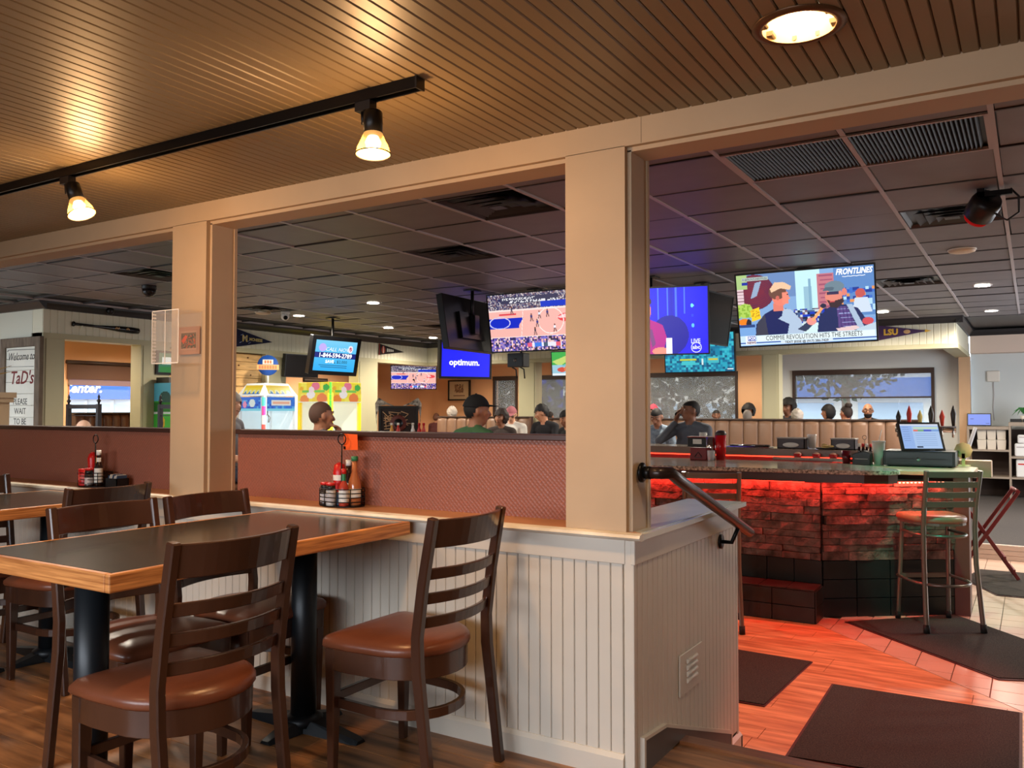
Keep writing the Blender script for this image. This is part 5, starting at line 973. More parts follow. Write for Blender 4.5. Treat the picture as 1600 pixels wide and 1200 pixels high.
p = PIC(32, 24, (40, 110, 80)); p.rect(.2, .2, .9, .6, (230, 236, 230)); p.rect(.1, .7, 1, 1, (30, 120, 50)); tvbox('wall_monitor', 'small framed monitor above the green golf game', 'monitor', tuple(onX(262, 567, -9.96)), .34, .32, R(90), R(4), p, .9, depth=.04, bez=.03)
# framed print, framed display with cloth
fp = thing('framed_print', 'black-framed tan print hung on the apricot wall', 'picture', tuple((onY(700, 594, 15.64)+onY(735, 626, 15.64))/2)); w_, h_ = .60, .46
p = PIC(48, 36, (206, 186, 150)); p.rect(.3, .2, .7, .62, (150, 116, 84)); p.noise(.28, .18, .72, .64, [(90, 64, 48), (150, 116, 84), (206, 186, 150)], 2, .8, 31); p.rect(.2, .78, .8, .82, (120, 90, 70)); picture(p, w_-.06, h_-.06, 'print', PRINT('print_tan'), fp, frame((0, 0, 0), (1, 0, 0), (0, 0, 1)))
for q in ((-w_/2, w_/2, h_/2-.03, h_/2), (-w_/2, w_/2, -h_/2, -h_/2+.03), (-w_/2, -w_/2+.03, -h_/2, h_/2), (w_/2-.03, w_/2, -h_/2, h_/2)): MB().box(q[0], q[1], -.02, .03, q[2], q[3]).build('frame', m_blackp, fp)
fd = thing('framed_display', 'black-framed board with a round red emblem, draped with spotted cloth', 'display', tuple((atD(593, 632, 8.6)+atD(652, 675, 8.6))/2+Vector((0, 0, -.03))), R(40))
MB().box(-.19, .19, -.012, .012, -.15, .15).build('board', M('dark_board', (40, 26, 22), .6), fd)
for q in ((-.2, .2, .13, .155), (-.2, .2, -.155, -.13), (-.2, -.175, -.13, .13), (.175, .2, -.13, .13)): MB().box(q[0], q[1], -.03, .02, q[2], q[3]).build('frame', m_blackp, fd)
MB().lathe([(0, 0), (.085, 0), (.085, .012), (.07, .016), (0, .016)], 24, (0, -.012, -.02), (0, -1, 0)).build('round_emblem', M('brown_red_emblem', (96, 40, 32), .5), fd); MB().lathe([(.0, 0), (.045, 0), (.045, .004), (0, .004)], 20, (0, -.028, -.02), (0, -1, 0)).build('emblem_centre', m_blackp, fd)
for k in range(22): a = random.uniform(0, 2*PI); MB().tube([(random.uniform(-.16, .16), -.016, random.uniform(-.12, .1)), (random.uniform(-.16, .16), -.022, random.uniform(-.12, .1))], .006, 4).build('carved_stroke', M('tan_carving', (190, 150, 110), .7), fd)
for sx in (-1, 1): MB().loft([[(sx*.05, .02, .15), (sx*.05, .03, .16)], [(sx*.12, .02, .17), (sx*.12, .035, .19)], [(sx*.19, .0, .155), (sx*.20, .02, .24)], [(sx*.22, -.02, .05), (sx*.235, .0, .18)], [(sx*.215, -.03, -.06), (sx*.225, -.01, .02)]], cap=False, closed=False).build('draped_cloth', M('spotted_cloth', (224, 214, 196), .9, rgb2=(36, 32, 32), scale=26, var=.02, detail=1), fd)
MB().box(-.03, .03, .012, .04, -1.2, -.1).box(-.15, .15, -.1, .12, -1.22, -1.19).build('stand', m_blackp, fd)

# ---------------------------------------------------------------- claw machines
def claw(label, X, Y, sx, sy, zt, kind):
    t = thing('claw_machine', label, 'arcade game', (X, Y, BF)); H = zt-BF
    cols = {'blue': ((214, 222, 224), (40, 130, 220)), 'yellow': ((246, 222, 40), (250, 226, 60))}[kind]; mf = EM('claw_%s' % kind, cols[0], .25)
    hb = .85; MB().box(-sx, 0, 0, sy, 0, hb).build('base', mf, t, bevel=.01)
    for (a, b) in ((-sx, 0), (-.05, 0), (-sx, sy-.05), (-.05, sy-.05)): MB().box(a, a+.05, b, b+.05, hb, H-.18).build('corner_post', mf, t)
    MB().box(-sx+.05, -.05, .012, .016, hb, H-.18).build('glass', m_glass, t); MB().box(-.016, -.012, .05, sy-.05, hb, H-.18).build('glass', m_glass, t)
    MB().box(-sx+.02, -sx+.03, .05, sy-.05, hb, H-.2).box(-sx+.05, -.05, sy-.03, sy-.02, hb, H-.2).build('back_panel', EM('claw_back_%s' % kind, (206, 226, 230) if kind == 'blue' else (206, 214, 206), .55), t)
    z1 = H-.42 if kind == 'blue' else H-.36
    if kind == 'blue':
        MB().loft([[(-sx, 0, H-.18), (0, 0, H-.18), (0, sy, H-.18), (-sx, sy, H-.18)], [(-sx+.1, .1, H), (-.1, .1, H), (-.1, sy-.1, H), (-sx+.1, sy-.1, H)]], sm=False).build('roof', mf, t)
        for f, W_ in ((frame((-sx/2, .046, H-.095), (1, 0, 0), (0, .1, .18)), sx), (frame((-.046, sy/2, H-.095), (0, 1, 0), (-.1, 0, .18)), sy)):
            p = PIC(40, 14, (250, 224, 70)); p.rect(0, 0, 1, .3, (246, 206, 50))
            for k in range(4): p.ell(.14+.24*k, .75, .09, .25, (236, 236, 180)); p.poly([(.05+.24*k, 1), (.14+.24*k, .62), (.23+.24*k, 1)], (40, 130, 190))
            p.rect(0, .9, 1, 1, (30, 110, 180)); picture(p, W_-.2, .15, 'roof_print', SCREEN('screen_claw', .75), t, f)
        for f, W_, sd in ((frame((-sx/2, -.003, H-.30), (1, 0, 0), (0, 0, 1)), sx, 41), (frame((.003, sy/2, H-.30), (0, 1, 0), (0, 0, 1)), sy, 43)):
            p = PIC(40, 18, (36, 116, 224)); p.noise(0, .2, 1, .9, [(40, 130, 230), (90, 180, 240), (24, 90, 200)], 3, .7, sd); p.rect(0, .86, 1, 1, (130, 220, 240)); p.ell(.25, .55, .09, .25, (236, 150, 190)) if sd == 41 else p.rect(.15, .25, .85, .6, (240, 236, 226)); p.ell(.6, .45, .14, .3, (226, 240, 236)) if sd == 41 else p.rect(.2, .33, .8, .5, (246, 180, 150)); picture(p, W_-.12, .2, 'marquee', SCREEN('screen_claw', .75), t, f)
        for k, c in enumerate(((90, 226, 210), (250, 80, 170), (240, 240, 236), (250, 96, 90), (120, 220, 240))): MB().box(-.03, .006, -.006, .03, H-.2-.13*(k+1), H-.2-.13*k-.004).build('neon_edge', EM('neon_%d' % k, c, .7), t)
        MB().cyl((-sx/2, sy/2, H), (-sx/2, sy/2, H+.14), .012).build('topper_post', m_wcap, t)
        c_ = Vector((-sx/2, sy/2, H+.27)); nrm = Vector((.75, -.66, 0)); MB().lathe([(0, -.012), (.15, -.012), (.15, .012), (0, .012)], 28, c_, nrm).build('topper_disc', M('topper_blue', (26, 76, 160), .5), t)
        f = frame(c_+nrm*.014, Vector((0, 0, 1)).cross(nrm), (0, 0, 1)); MB().box(-.155, .155, -.065, .01, 0, .003).xf(f).build('topper_band', M('topper_orange', (250, 170, 110), .5), t); MB().box(-.075, .075, .015, .085, 0, .003).xf(f).build('topper_band', m_wcap, t); [MB().box(-.05+.037*j_, -.024+.037*j_, .028, .072, .003, .005).xf(f).build('letter_block', M('topper_red', (226, 110, 60), .5), t) for j_ in range(3)]; [MB().box(-.13+.038*j_, -.102+.038*j_, -.052, -.004, .003, .005).xf(f).build('letter_block', M('topper_coral', (240, 120, 80), .5), t) for j_ in range(7)]
    else:
        MB().box(-sx, 0, 0, sy, H-.18, H).build('roof', mf, t, bevel=.008)
        for f, W_, sd in ((frame((-sx/2, -.003, H-.17), (1, 0, 0), (0, 0, 1)), sx, 51), (frame((.003, sy/2, H-.17), (0, 1, 0), (0, 0, 1)), sy, 53)):
            p = PIC(56, 26, (250, 226, 50)); p.noise(0, 0, 1, 1, [(250, 210, 40), (255, 240, 90)], 5, .5, sd)
            for (x, y, r, c) in ((.2, .85, .14, (246, 140, 40)), (.55, .18, .13, (240, 120, 150)), (.75, .8, .16, (244, 130, 60)), (.4, .6, .13, (250, 240, 236)), (.88, .25, .1, (50, 180, 70)), (.1, .3, .06, (250, 180, 40)), (.42, .35, .09, (250, 226, 226))): p.ell(x, y, r, r*1.6, c)
            p.rect(.12, .38, .34, .5, (110, 200, 70)); p.rect(.52, .38, .84, .5, (120, 206, 80)); p.rect(0, .96, 1, 1, (240, 246, 230)); picture(p, W_-.02, .33, 'marquee', SCREEN('screen_claw', .75), t, f)
        for k in range(6): MB().box(-.02, .008, -.008, .02, H-.36-.1*(k+1)+.36, H-.1*k-.004).build('neon_edge', EM('neon_lime', (90, 226, 70), .7), t)
        MB().box(-.06, .004, -.004, .06, hb, H-.18).build('neon_edge', EM('neon_yellow', (250, 236, 60), .5), t)
    # prize pile and claw
    pz = [(226, 60, 60), (60, 120, 220), (240, 200, 60), (240, 236, 230), (90, 180, 90), (170, 110, 200)]
    for k in range(16): MB().ell((-sx+.12+random.random()*(sx-.24), .12+random.random()*(sy-.24), hb+.06+.05*random.random()), (.07, .07, .06), None, 10, 7).build('plush_prize', M('prize_%d' % (k % 6), pz[k % 6], .9), t)
    MB().cyl((-sx/2, sy/2, H-.2), (-sx/2, sy/2, H-.45), .008).build('claw_cable', m_steel, t)
    for k in range(3): a = 2*PI*k/3; MB().tube([(-sx/2, sy/2, H-.45), (-sx/2+.06*math.cos(a), sy/2+.06*math.sin(a), H-.5), (-sx/2+.03*math.cos(a), sy/2+.03*math.sin(a), H-.57)], .006, 6).build('claw_finger', m_steel, t)
    return t
q = onX(412, 640, -9.3); claw('pale blue claw machine with a pitched roof and a round blue topper', -9.3, q.y, .56, onX(465, 640, -9.3).y-q.y, onX(412, 598, -9.3).z, 'blue')
claw('bright yellow claw machine with fruit-coloured marquees beside the pale blue one', -9.78, 10.21, .74, .74, 1.68, 'yellow')
am = thing('arcade_marquee', 'dark bar-shaped marquee on the apricot wall behind the yellow claw machine', 'sign', tuple(onX(492, 594, -12.48))); MB().box(-.02, .02, -.32, .35, -.04, .04).build('box', m_blackp, am); MB().box(.02, .022, -.30, .33, -.015, .015).build('face', m_steel, am)
# ---------------------------------------------------------------- service station at the white wall
YS = 15.2
ss = thing('service_station', 'open wooden service shelving against the cool white wall', 'shelf', (-.9, YS, -.15)); m_sh = M('grey_beige_laminate', (150, 136, 122), .5)
MB().box(0, .58, 0, .5, 1.06, 1.11).build('counter', m_sh, ss, bevel=.004); MB().box(.57, 1.9, 0, .5, 1.12, 1.18).build('counter', m_sh, ss, bevel=.004)
for xx in (0, .57, 1.0, 1.87): MB().box(xx, xx+.03, .0, .5, 0, 1.06 if xx < .5 else 1.12).build('upright', m_sh, ss)
for (x0, x1, z) in ((.03, .57, .72), (.03, .57, .30), (.60, 1.0, .62), (.60, 1.0, .30), (1.03, 1.87, .62), (1.03, 1.87, .3)): MB().box(x0, x1, .0, .5, z, z+.03).build('shelf', m_sh, ss)
MB().box(0, 1.9, .47, .5, 0, 1.06).build('back_panel', M('shelf_back', (70, 56, 50), .7), ss)
mb = M('kraft_white_box', (206, 196, 182), .7)
for k in range(6):
    b_ = thing('takeout_box', 'cream takeout carton stacked in the upper bay of the service shelving', 'box', (-.70+.135*(k % 3), YS+.16, .60+.155*(k//3)), 0, 'takeout cartons on the service shelf'); MB().loft([[(-.055, -.08, 0), (.055, -.08, 0), (.055, .08, 0), (-.055, .08, 0)], [(-.063, -.09, .135), (.063, -.09, .135), (.063, .09, .135), (-.063, .09, .135)]], sm=False).build('carton', mb, b_); MB().box(-.064, .064, -.091, .091, .135, .15).build('lid', mb, b_)
for k, (x, z, w_, h_, l) in enumerate(((-.17, .50, .17, .2, 'white bag of napkins on the middle shelf beside the cartons'), (-.14, .705, .15, .13, 'white bag of cups resting above the napkin bag'), (-.15, .18, .18, .28, 'white box with a red stripe on the low shelf'))):
    b_ = thing('supply_pack', l, 'pack', (x, YS+.15, z)); MB().obox((0, 0, h_/2), (w_, .2, h_)).build('pack', M('white_pack', (222, 222, 222), .7), b_, bevel=.02, seg=2); MB().obox((0, -.1, h_*.72), (w_*.7, .004, .02)).build('stripe', m_red if k == 2 else m_tee, b_)
p = PIC(48, 30, (110, 140, 236)); p.rect(.1, .4, .25, .46, (60, 80, 170)); p.rect(.8, .82, .95, .88, (40, 50, 110)); l1, _ = tvbox('service_monitor', 'low computer screen glowing blue on the service counter', 'monitor', (onY(1530, 657, YS+.2).x, YS+.2, 1.066), .34, .20, R(4), R(-8), p, 1.0, depth=.03); MB().box(-.1, .1, -.03, .12, -.105, -.095).cyl((0, .05, -.12), (0, .05, 0), .02).build('stand', m_bez, l1)
kb = thing('card_terminal', 'two low black boxes on the higher service counter', 'terminal', (.0, YS+.2, 1.03)); kb.location = (-.22, YS+.2, 1.03); MB().box(-.09, .06, -.08, .08, 0, .05).build('body', m_blackp, kb); MB().box(.08, .24, -.08, .08, 0, .05).build('body', m_blackp, kb)
kb.location.z = 1.03
rq = onY(1552, 588, YB-.02); ro = thing('wifi_router', 'white rounded wireless router on the cool white wall with a dangling cord', 'router', tuple(rq)); MB().obox((0, 0, 0), (.19, .04, .18)).build('case', m_wcap, ro, bevel=.018, seg=3); MB().tube([(.0, .0, -.09), (.005, .005, -.3), (-.01, .005, -.5), (0, .005, -.72)], .005, 6).build('cord', m_tee, ro)
lp = thing('leaning_broom', 'grey broom handle leaning against the counter by the service shelving', 'broom', tuple(onY(1508, 716, 9.6))); a_, b_ = Vector((0, 0, -.9)), onY(1524, 668, 9.6)-onY(1508, 716, 9.6); MB().tube([b_*-2.75, b_], .018, 8).build('handle', M('grey_pole', (150, 150, 156), .4), lp); MB().obox(tuple(b_*-2.72), (.28, .06, .1), (0, 0, 0)).build('head', m_blackp, lp)
yf = thing('round_fan', 'cream round hand fan standing behind the till', 'fan', (-.49, 7.80, .76)); MB().lathe([(0, 0), (.068, 0), (.068, .008), (0, .008)], 8, (0, 0, .125), (0, -1, 0)).build('disc', M('cream_yellow', (238, 214, 150), .6), yf); MB().box(-.012, .012, -.008, 0, 0, .1).box(-.05, .05, -.04, .04, 0, .006).build('handle', M('cream_yellow', (0, 0, 0)), yf)
fq = onY(1598, 640, YS+.1); fern = thing('potted_fern', 'green fern standing on the high service counter', 'plant', (fq.x+.04, YS+.2, 1.03)); MB().lathe([(0, 0), (.06, 0), (.08, .1), (.07, .1), (0, .08)], 16).build('pot', m_wcap, fern)
for k in range(30): a = random.uniform(0, 2*PI); r = random.uniform(.08, .2); MB().tube([(0, 0, .09), (r*.5*math.cos(a), r*.5*math.sin(a), .22), (r*math.cos(a), r*math.sin(a), random.uniform(.1, .3))], [.004, .012, .002], 5).build('frond', M('fern_green', (60, 130, 60), .6), fern)
# ================================================================ PEOPLE
SKN = {'deep': (134, 90, 68), 'brown': (164, 112, 84), 'tan': (186, 130, 98), 'fair': (222, 170, 140), 'pale': (230, 186, 160)}
HRC = {'stubble': (84, 58, 46), 'black': (20, 17, 17), 'dark': (44, 32, 28), 'grey': (150, 142, 136), 'white': (198, 190, 182), 'auburn': (96, 60, 44)}
def rotm(yaw, pitch, roll=0): return (Matrix.Rotation(yaw, 3, 'Z') @ Matrix.Rotation(pitch, 3, 'Y') @ Matrix.Rotation(roll, 3, 'X'))
def cap_mesh(mb, a, b, ra, rb, n=10):
    a, b = Vector(a), Vector(b); d = (b-a); L = d.length
    if L < 1e-5: mb.ell(a, (ra, ra, ra), None, n, 8); return
    d /= L; path = [a+d*(-ra*math.cos(t)) for t in (.05, .5, 1.0)]+[a, b]+[b+d*(rb*math.cos(t)) for t in (1.0, .5, .05)]
    rad = [ra*math.sin(t) for t in (.05, .5, 1.0)]+[ra, rb]+[rb*math.sin(t) for t in (1.0, .5, .05)]
    mb.tube(path, rad, n)
def hand(pr, w_, d, n, curl, side):
    w_, d, n = Vector(w_), Vector(d).normalized(), Vector(n); n = (n-d*n.dot(d)).normalized(); s = d.cross(n)*side
    pr.append(('c', w_+d*.02, w_+d*.075, .026, .030, 0)); pr.append(('c', w_+d*.035-s*.02, w_+d*.08-s*.026, .017, .016, 0)); pr.append(('c', w_+d*.035+s*.02, w_+d*.08+s*.026, .017, .016, 0))
    for k, (o, ln) in enumerate(((-.033, .058), (-.011, .074), (.012, .080), (.034, .070))):
        b = w_+d*.088+s*o; c1 = curl*(1.1 if k < 2 else .9); d1 = d*math.cos(c1)+n*math.sin(c1); e = b+d1*ln*.55; c2 = c1*2; d2 = d*math.cos(c2)+n*math.sin(c2)
        pr.append(('c', b, e, .0105, .0098, 0)); pr.append(('c', e, e+d2*ln*.5, .0098, .0085, 0))
    b = w_+d*.03+s*.03; d1 = (d*.55+s*.6+n*.5).normalized(); e = b+d1*.042; d2 = (d*.9+s*.1+n*.5).normalized(); pr.append(('c', b, e, .014, .0115, 0)); pr.append(('c', e, e+d2*.034, .0115, .0095, 0))
def person(label, px, ytop, D, face, skin='brown', shirt=(90, 90, 96), hair='short', hcol='black', seat=None, hyaw=0, hpitch=0, lean=.05, pose=None, pants=(46, 50, 64), voxel=.013, glasses=False, beard=False, cap=None, hood=False, w=1., name='person', group=None, foot=.47, mood=None, shirt2=None):
    top = atD(px, ytop, D); seat_z = .477 if seat is None else seat; S = (top.z-seat_z)/.88; S = max(.8, min(1.15, S)); seat_z = top.z-.88*S
    fwd_ = Vector((math.cos(face), math.sin(face), 0)); hipx = top-fwd_*lean*S*1.2
    t = thing(name, label, 'person', (hipx.x, hipx.y, seat_z), face, group); t.scale = (S, S, S)
    hz = .762; hx = lean*1.15; HM = rotm(hyaw, hpitch); piv = Vector((hx*.92, 0, hz-.10))
    def H(x, y, z): return piv+HM @ (Vector((x, y, z))+Vector((hx, 0, hz))-piv)
    pr = []; A = lambda a, b, ra, rb, m: pr.append(('c', Vector(a), Vector(b), ra, rb, m)); E = lambda c, r, m, rot=None: pr.append(('e', Vector(c), Vector(r), rot or Matrix.Identity(3), m))
    # torso
    E((0, 0, .09), (.15, .175*w, .11), 2); E((lean*.3, 0, .22), (.115*w, .16*w, .15), 1); E((lean*.6, 0, .38), (.115*w, .172*w, .19), 1); E((lean*.8, 0, .50), (.10, .165*w, .11), 1)
    for s in (-1, 1): A((lean*.9, s*.05, .592), (lean*.8, s*.165*w, .553), .055, .064, 1)
    A((lean*.9, 0, .57), (hx*.95, 0, .70), .060, .054, 0); A((lean*.85, 0, .565), (lean*.9, 0, .595), .085, .062, 1)
    if hood:
        for k in range(9): a = PI*(.15+.7*k/8)+PI/2; a2 = PI*(.15+.7*(k+1)/8)+PI/2; A((lean*.9+.085*math.cos(a), .10*math.sin(a), .60), (lean*.9+.085*math.cos(a2), .10*math.sin(a2), .60), .035, .035, 1)
    # head
    E(H(-.008, 0, .012), (.098, .077, .100), 0, HM); E(H(.030, 0, -.045), (.064, .058, .078), 0, HM); A(H(.05, -.02, -.095), H(.05, .02, -.095), .024, .024, 0)
    A(H(.088, 0, .0), H(.108, 0, -.036), .010, .016, 0); A(H(.088, -.03, .022), H(.088, .03, .022), .010, .010, 0); A(H(.082, -.018, -.066), H(.082, .018, -.066), .010, .010, 0)
    for s in (-1, 1): E(H(-.008, s*.081, -.012), (.019, .011, .032), 0, HM); E(H(.06, s*.04, -.02), (.03, .026, .03), 0, HM)
    # legs
    for s in (-1, 1):
        A((.0, s*.09, .085), (.40, s*.11, .085), .088, .062, 2); A((.40, s*.11, .075), (.38, s*.11, -foot+.09), .056, .040, 2); A((.36, s*.11, -foot+.035), (.52, s*.125, -foot+.03), .042, .034, 3)
    # arms
    P = pose or {}
    for s, key in ((-1, 'R'), (1, 'L')):
        sh = Vector((lean*.8, s*.175*w, .548)); el = Vector(P.get(key+'e', (.10, s*.235, .27))); wr = Vector(P.get(key+'w', (.33, s*.14, .22)))
        A(sh, el, .056, .044, 1); longs = P.get('long', False); mid = el+(wr-el)*.12
        A(el, el+(wr-el)*.9, .043, .034, 1 if longs else 0); A(el, mid, .046, .044, 1); A(wr+(el-wr)*.2, wr, .030, .027, 0)
        hd = P.get(key+'h'); d = (wr-el).normalized()
        hand(pr, wr, hd[0] if hd else d, hd[1] if hd else Vector((0, 0, -1)), hd[2] if hd else .35, -s if (hd and len(hd) > 3 and hd[3]) else s)
    mb = MB()
    for q in pr:
        if q[0] == 'c': cap_mesh(mb, q[1], q[2], q[3], q[4])
        else: mb.ell(q[1], q[2], q[3], 16, 12)
    me = mb.mesh('tmp', m_red); o = bpy.data.objects.new('tmp', me); COL.objects.link(o)
    md = o.modifiers.new('r', 'REMESH'); md.mode = 'VOXEL'; md.voxel_size = voxel; sm_ = o.modifiers.new('s', 'SMOOTH'); sm_.factor = .5; sm_.iterations = 2
    dg = bpy.context.evaluated_depsgraph_get(); nm = bpy.data.meshes.new_from_object(o.evaluated_get(dg)); bpy.data.objects.remove(o); nm.name = 'body'
    nm.materials.clear(); sk = M('skin_'+skin, SKN[skin], .5)
    for mm in (sk, M('cloth_%d_%d_%d' % tuple(shirt), shirt, .9, var=.1 if not shirt2 else .02, scale=30 if shirt2 else 8, rgb2=shirt2, bump=.15, bscale=20), M('trouser_%d_%d_%d' % tuple(pants), pants, .9), M('shoe_dark', (34, 30, 28), .6)): nm.materials.append(mm)
    n = len(nm.polygons); ce_ = np.zeros(n*3); nm.polygons.foreach_get('center', ce_); ce_ = ce_.reshape(-1, 3); best = np.full(n, 9.); idx = np.zeros(n, int)
    for q in pr:
        if q[0] == 'c':
            a, b = np.array(q[1]), np.array(q[2]); ab = b-a; k = np.clip(((ce_-a) @ ab)/(ab @ ab+1e-12), 0, 1); dd = np.linalg.norm(ce_-a-k[:, None]*ab, axis=1)-(q[3]+(q[4]-q[3])*k)
        else: dd = (np.linalg.norm(((ce_-np.array(q[1])) @ np.array(q[3]))/np.array(q[2]), axis=1)-1)*min(q[2])
        m_ = dd < best; best[m_] = dd[m_]; idx[m_] = q[-1]
    nm.polygons.foreach_set('material_index', idx); nm.polygons.foreach_set('use_smooth', np.ones(n, bool)); nm.update(); link('body', nm, t)
    # face
    for s in (-1, 1):
        e = MB().ell(H(.079, s*.031, -.002), (.009, .014, .008), HM, 10, 6).build('eye', M('eye_white', (214, 206, 198), .3), t); MB().ell(H(.0865, s*.031, -.002), (.004, .0065, .0065), HM, 8, 6).build('pupil', m_blackp, e)
        MB().tube([H(.089, s*.014, .027), H(.092, s*.032, .032), H(.084, s*.050, .026)], .0045, 6).build('eyebrow', M('hair_'+(hcol if hair != 'bald' else 'dark'), HRC[hcol if hair != 'bald' else 'dark'], .7), t)
    MB().tube([H(.088, -.022, -.066), H(.095, 0, -.067), H(.088, .022, -.066)], .0055, 6).build('lips', M('lips_'+skin, tuple(int(c*.78) for c in SKN[skin]), .5), t)
    mh = M('hair_'+hcol, HRC[hcol], .75, bump=.5, bscale=90)
    def shell(name, r, keep, mat, c=(-.008, 0, .012), bump=0, nu=28, nv=20, seed=1):
        mm = MB(); rn = random.Random(seed); vs = []; ok = []
        for j in range(nv+1):
            th = PI*j/nv
            for i in range(nu):
                u = Vector((math.sin(th)*math.cos(2*PI*i/nu), math.sin(th)*math.sin(2*PI*i/nu), math.cos(th))); k = 1+(rn.uniform(-bump, bump) if bump else 0)
                l = Vector((c[0]+r[0]*u.x*k, c[1]+r[1]*u.y*k, c[2]+r[2]*u.z*k)); ok.append(keep(l)); vs.append(H(*l))
        fs = []
        for j in range(nv):
            for i in range(nu):
                q = (j*nu+i, (j+1)*nu+i, (j+1)*nu+(i+1) % nu, j*nu+(i+1) % nu)
                if sum(ok[x] for x in q) >= 2: fs.append(q)
        return mm.add(vs, fs, True).build(name, mat, t)
    hl = lambda front, back: (lambda l: l.z > (front if l.x > .04 else (front+(l.x-.04)*.7 if l.x > -.03 else max(back, front-.05+(l.x+.03)*2.0))))
    if hair == 'fade': shell('hair', (.101, .080, .104), hl(.058, -.05), mh)
    elif hair == 'short': shell('hair', (.106, .086, .113), hl(.055, -.06), mh, bump=.02)
    elif hair == 'wavy': shell('hair', (.112, .092, .122), hl(.05, -.075), mh, bump=.07)
    elif hair == 'afro': shell('hair', (.140, .125, .145), lambda l: l.z > (.055 if l.x > .03 else -.07), mh, c=(-.015, 0, .03), bump=.05)
    elif hair == 'curly': shell('hair', (.122, .104, .124), lambda l: l.z > (.05 if l.x > .04 else -.09), mh, c=(-.012, 0, .012), bump=.12)
    elif hair == 'bob': shell('hair', (.125, .106, .140), lambda l: l.z > (.04 if l.x > .045 else -.13), mh, c=(-.015, 0, .0), bump=.03)
    elif hair == 'bun': shell('hair', (.108, .087, .113), hl(.055, -.07), mh); MB().ell(H(-.055, 0, .125), (.055, .06, .048), HM).build('hair_bun', mh, t)
    elif hair == 'ring': shell('hair', (.104, .083, .104), lambda l: -.06 < l.z < .05 and l.x < .03, mh)
    if beard: shell('beard', (.075, .066, .086), lambda l: l.z < -.07 and l.x > -.02, M('beard_dark', (40, 30, 28), .8), c=(.030, 0, -.047))
    if glasses:
        g = MB()
        for s in (-1, 1): g.tube([H(.10, s*.033+.026*math.cos(q*PI/8), -.002+.019*math.sin(q*PI/8)) for q in range(16)], .004, 6, closed=True).tube([H(.10, s*.058, .004), H(.0, s*.086, .004)], .003, 5)
        g.tube([H(.102, -.008, .003), H(.102, .008, .003)], .003, 5).build('glasses', m_blackp, t)
    if cap:
        mc = M('cap_%d_%d_%d' % cap[0], cap[0], .85); c_ = shell('cap', (.110, .092, .118), lambda l: l.z > .038, mc); sg = cap[1]
        rings = [[H(.02*sg+(.085+.0*k)*sg*math.cos(a)+k*.035*sg*math.cos(a)*1.6, .088*math.sin(a)*(1-.1*k), .045-.008*k) for a in [(-.5+i/10)*PI for i in range(11)]] for k in range(3)]
        MB().loft(rings, cap=False, closed=False).build('cap_brim', mc, t); MB().ell(H(-.008, 0, .13), (.01, .01, .006), None, 8, 6).build('cap_button', mc, t)
    return t
TOC = lambda px, D: math.atan2(-atD(px, 640, D).y, -atD(px, 640, D).x)      # heading toward the camera
def stool_for(t, label):
    f = t.rotation_euler.z; return copy_tree(s0, (t.location.x+.03*math.cos(f), t.location.y+.03*math.sin(f), BF), f+PI, label)
# man on the phone at the bar
pm1 = person('man in a grey hooded sweatshirt holding a phone to his ear at the bar', 1078, 624, 8.9, R(-97), 'deep', (92, 98, 108), 'fade', 'black', hyaw=R(-42), hpitch=R(-4), lean=.07, hood=True, voxel=.008, w=1.08,
             pose=dict(long=True, Re=(.32, -.25, .43), Rw=(.13, -.15, .635), Rh=((-.35, .12, 1), (-.1, 1, .1), .5), Le=(.16, .25, .30), Lw=(.40, .10, .36)))
stool_for(pm1, 'bar stool under the man with the phone, mostly hidden by the rear counter')
S_ = pm1.scale.x
ph = thing('mobile_phone', 'dark mobile phone held to the ear of the man in grey', 'phone', tuple(pm1.matrix_basis @ Vector((.085, -.118, .735))), R(-97)); f_ = frame((0, 0, 0), (.55, .0, .8), (-.75, .35, .55)); MB().box(-.036, .036, -.072, .072, -.004, .004).xf(f_).build('case', m_blackp, ph, bevel=.002); MB().box(-.033, .033, -.068, .068, .004, .0046).xf(f_).build('glass', M('dark_screen', (0, 0, 0)), ph)
pl1 = person('boy in a pale patterned shirt looking down at the counter', 1027, 636, 10.2, R(-85), 'brown', (150, 166, 180), 'fade', 'black', hpitch=R(24), lean=.10, shirt2=(96, 112, 130)); stool_for(pl1, 'bar stool under the boy in the patterned shirt')
# man in green with black cap, back to us
gm = person('man in a green shirt and black cap sitting with his back to the room', 746, 618, 6.5, R(68), 'brown', (62, 98, 62), 'fade', 'black', hyaw=R(-20), lean=.10, cap=((18, 18, 20), 1), w=1.22); stool_for(gm, 'bar stool under the man in green')
sm1 = person('man with a shaved head in a grey shirt resting his hand on his mouth', 503, 627, 6.5, R(82), 'brown', (96, 96, 98), 'fade', 'stubble', hyaw=R(-18), lean=.08, voxel=.009, pose=dict(Re=(.30, -.20, .40), Rw=(.235, -.075, .565), Rh=((-.25, .1, 1), (-1, .2, -.2), .6))); stool_for(sm1, 'bar stool under the shaved-headed man')
pc = person('man in a white t-shirt and faded pink cap looking at his phone', 799, 635, 12.0, R(-75), 'fair', (226, 224, 218), 'short', 'grey', hpitch=R(16), hyaw=R(8), lean=.08, cap=((176, 108, 116), 1), glasses=True, voxel=.009, w=1.1,
           pose=dict(Re=(.16, -.26, .26), Rw=(.33, -.12, .40), Le=(.17, .25, .25), Lw=(.36, .08, .34), Lh=((.3, -.2, .8), (-1, 0, .3), .5))); stool_for(pc, 'stool under the man in the pink cap')
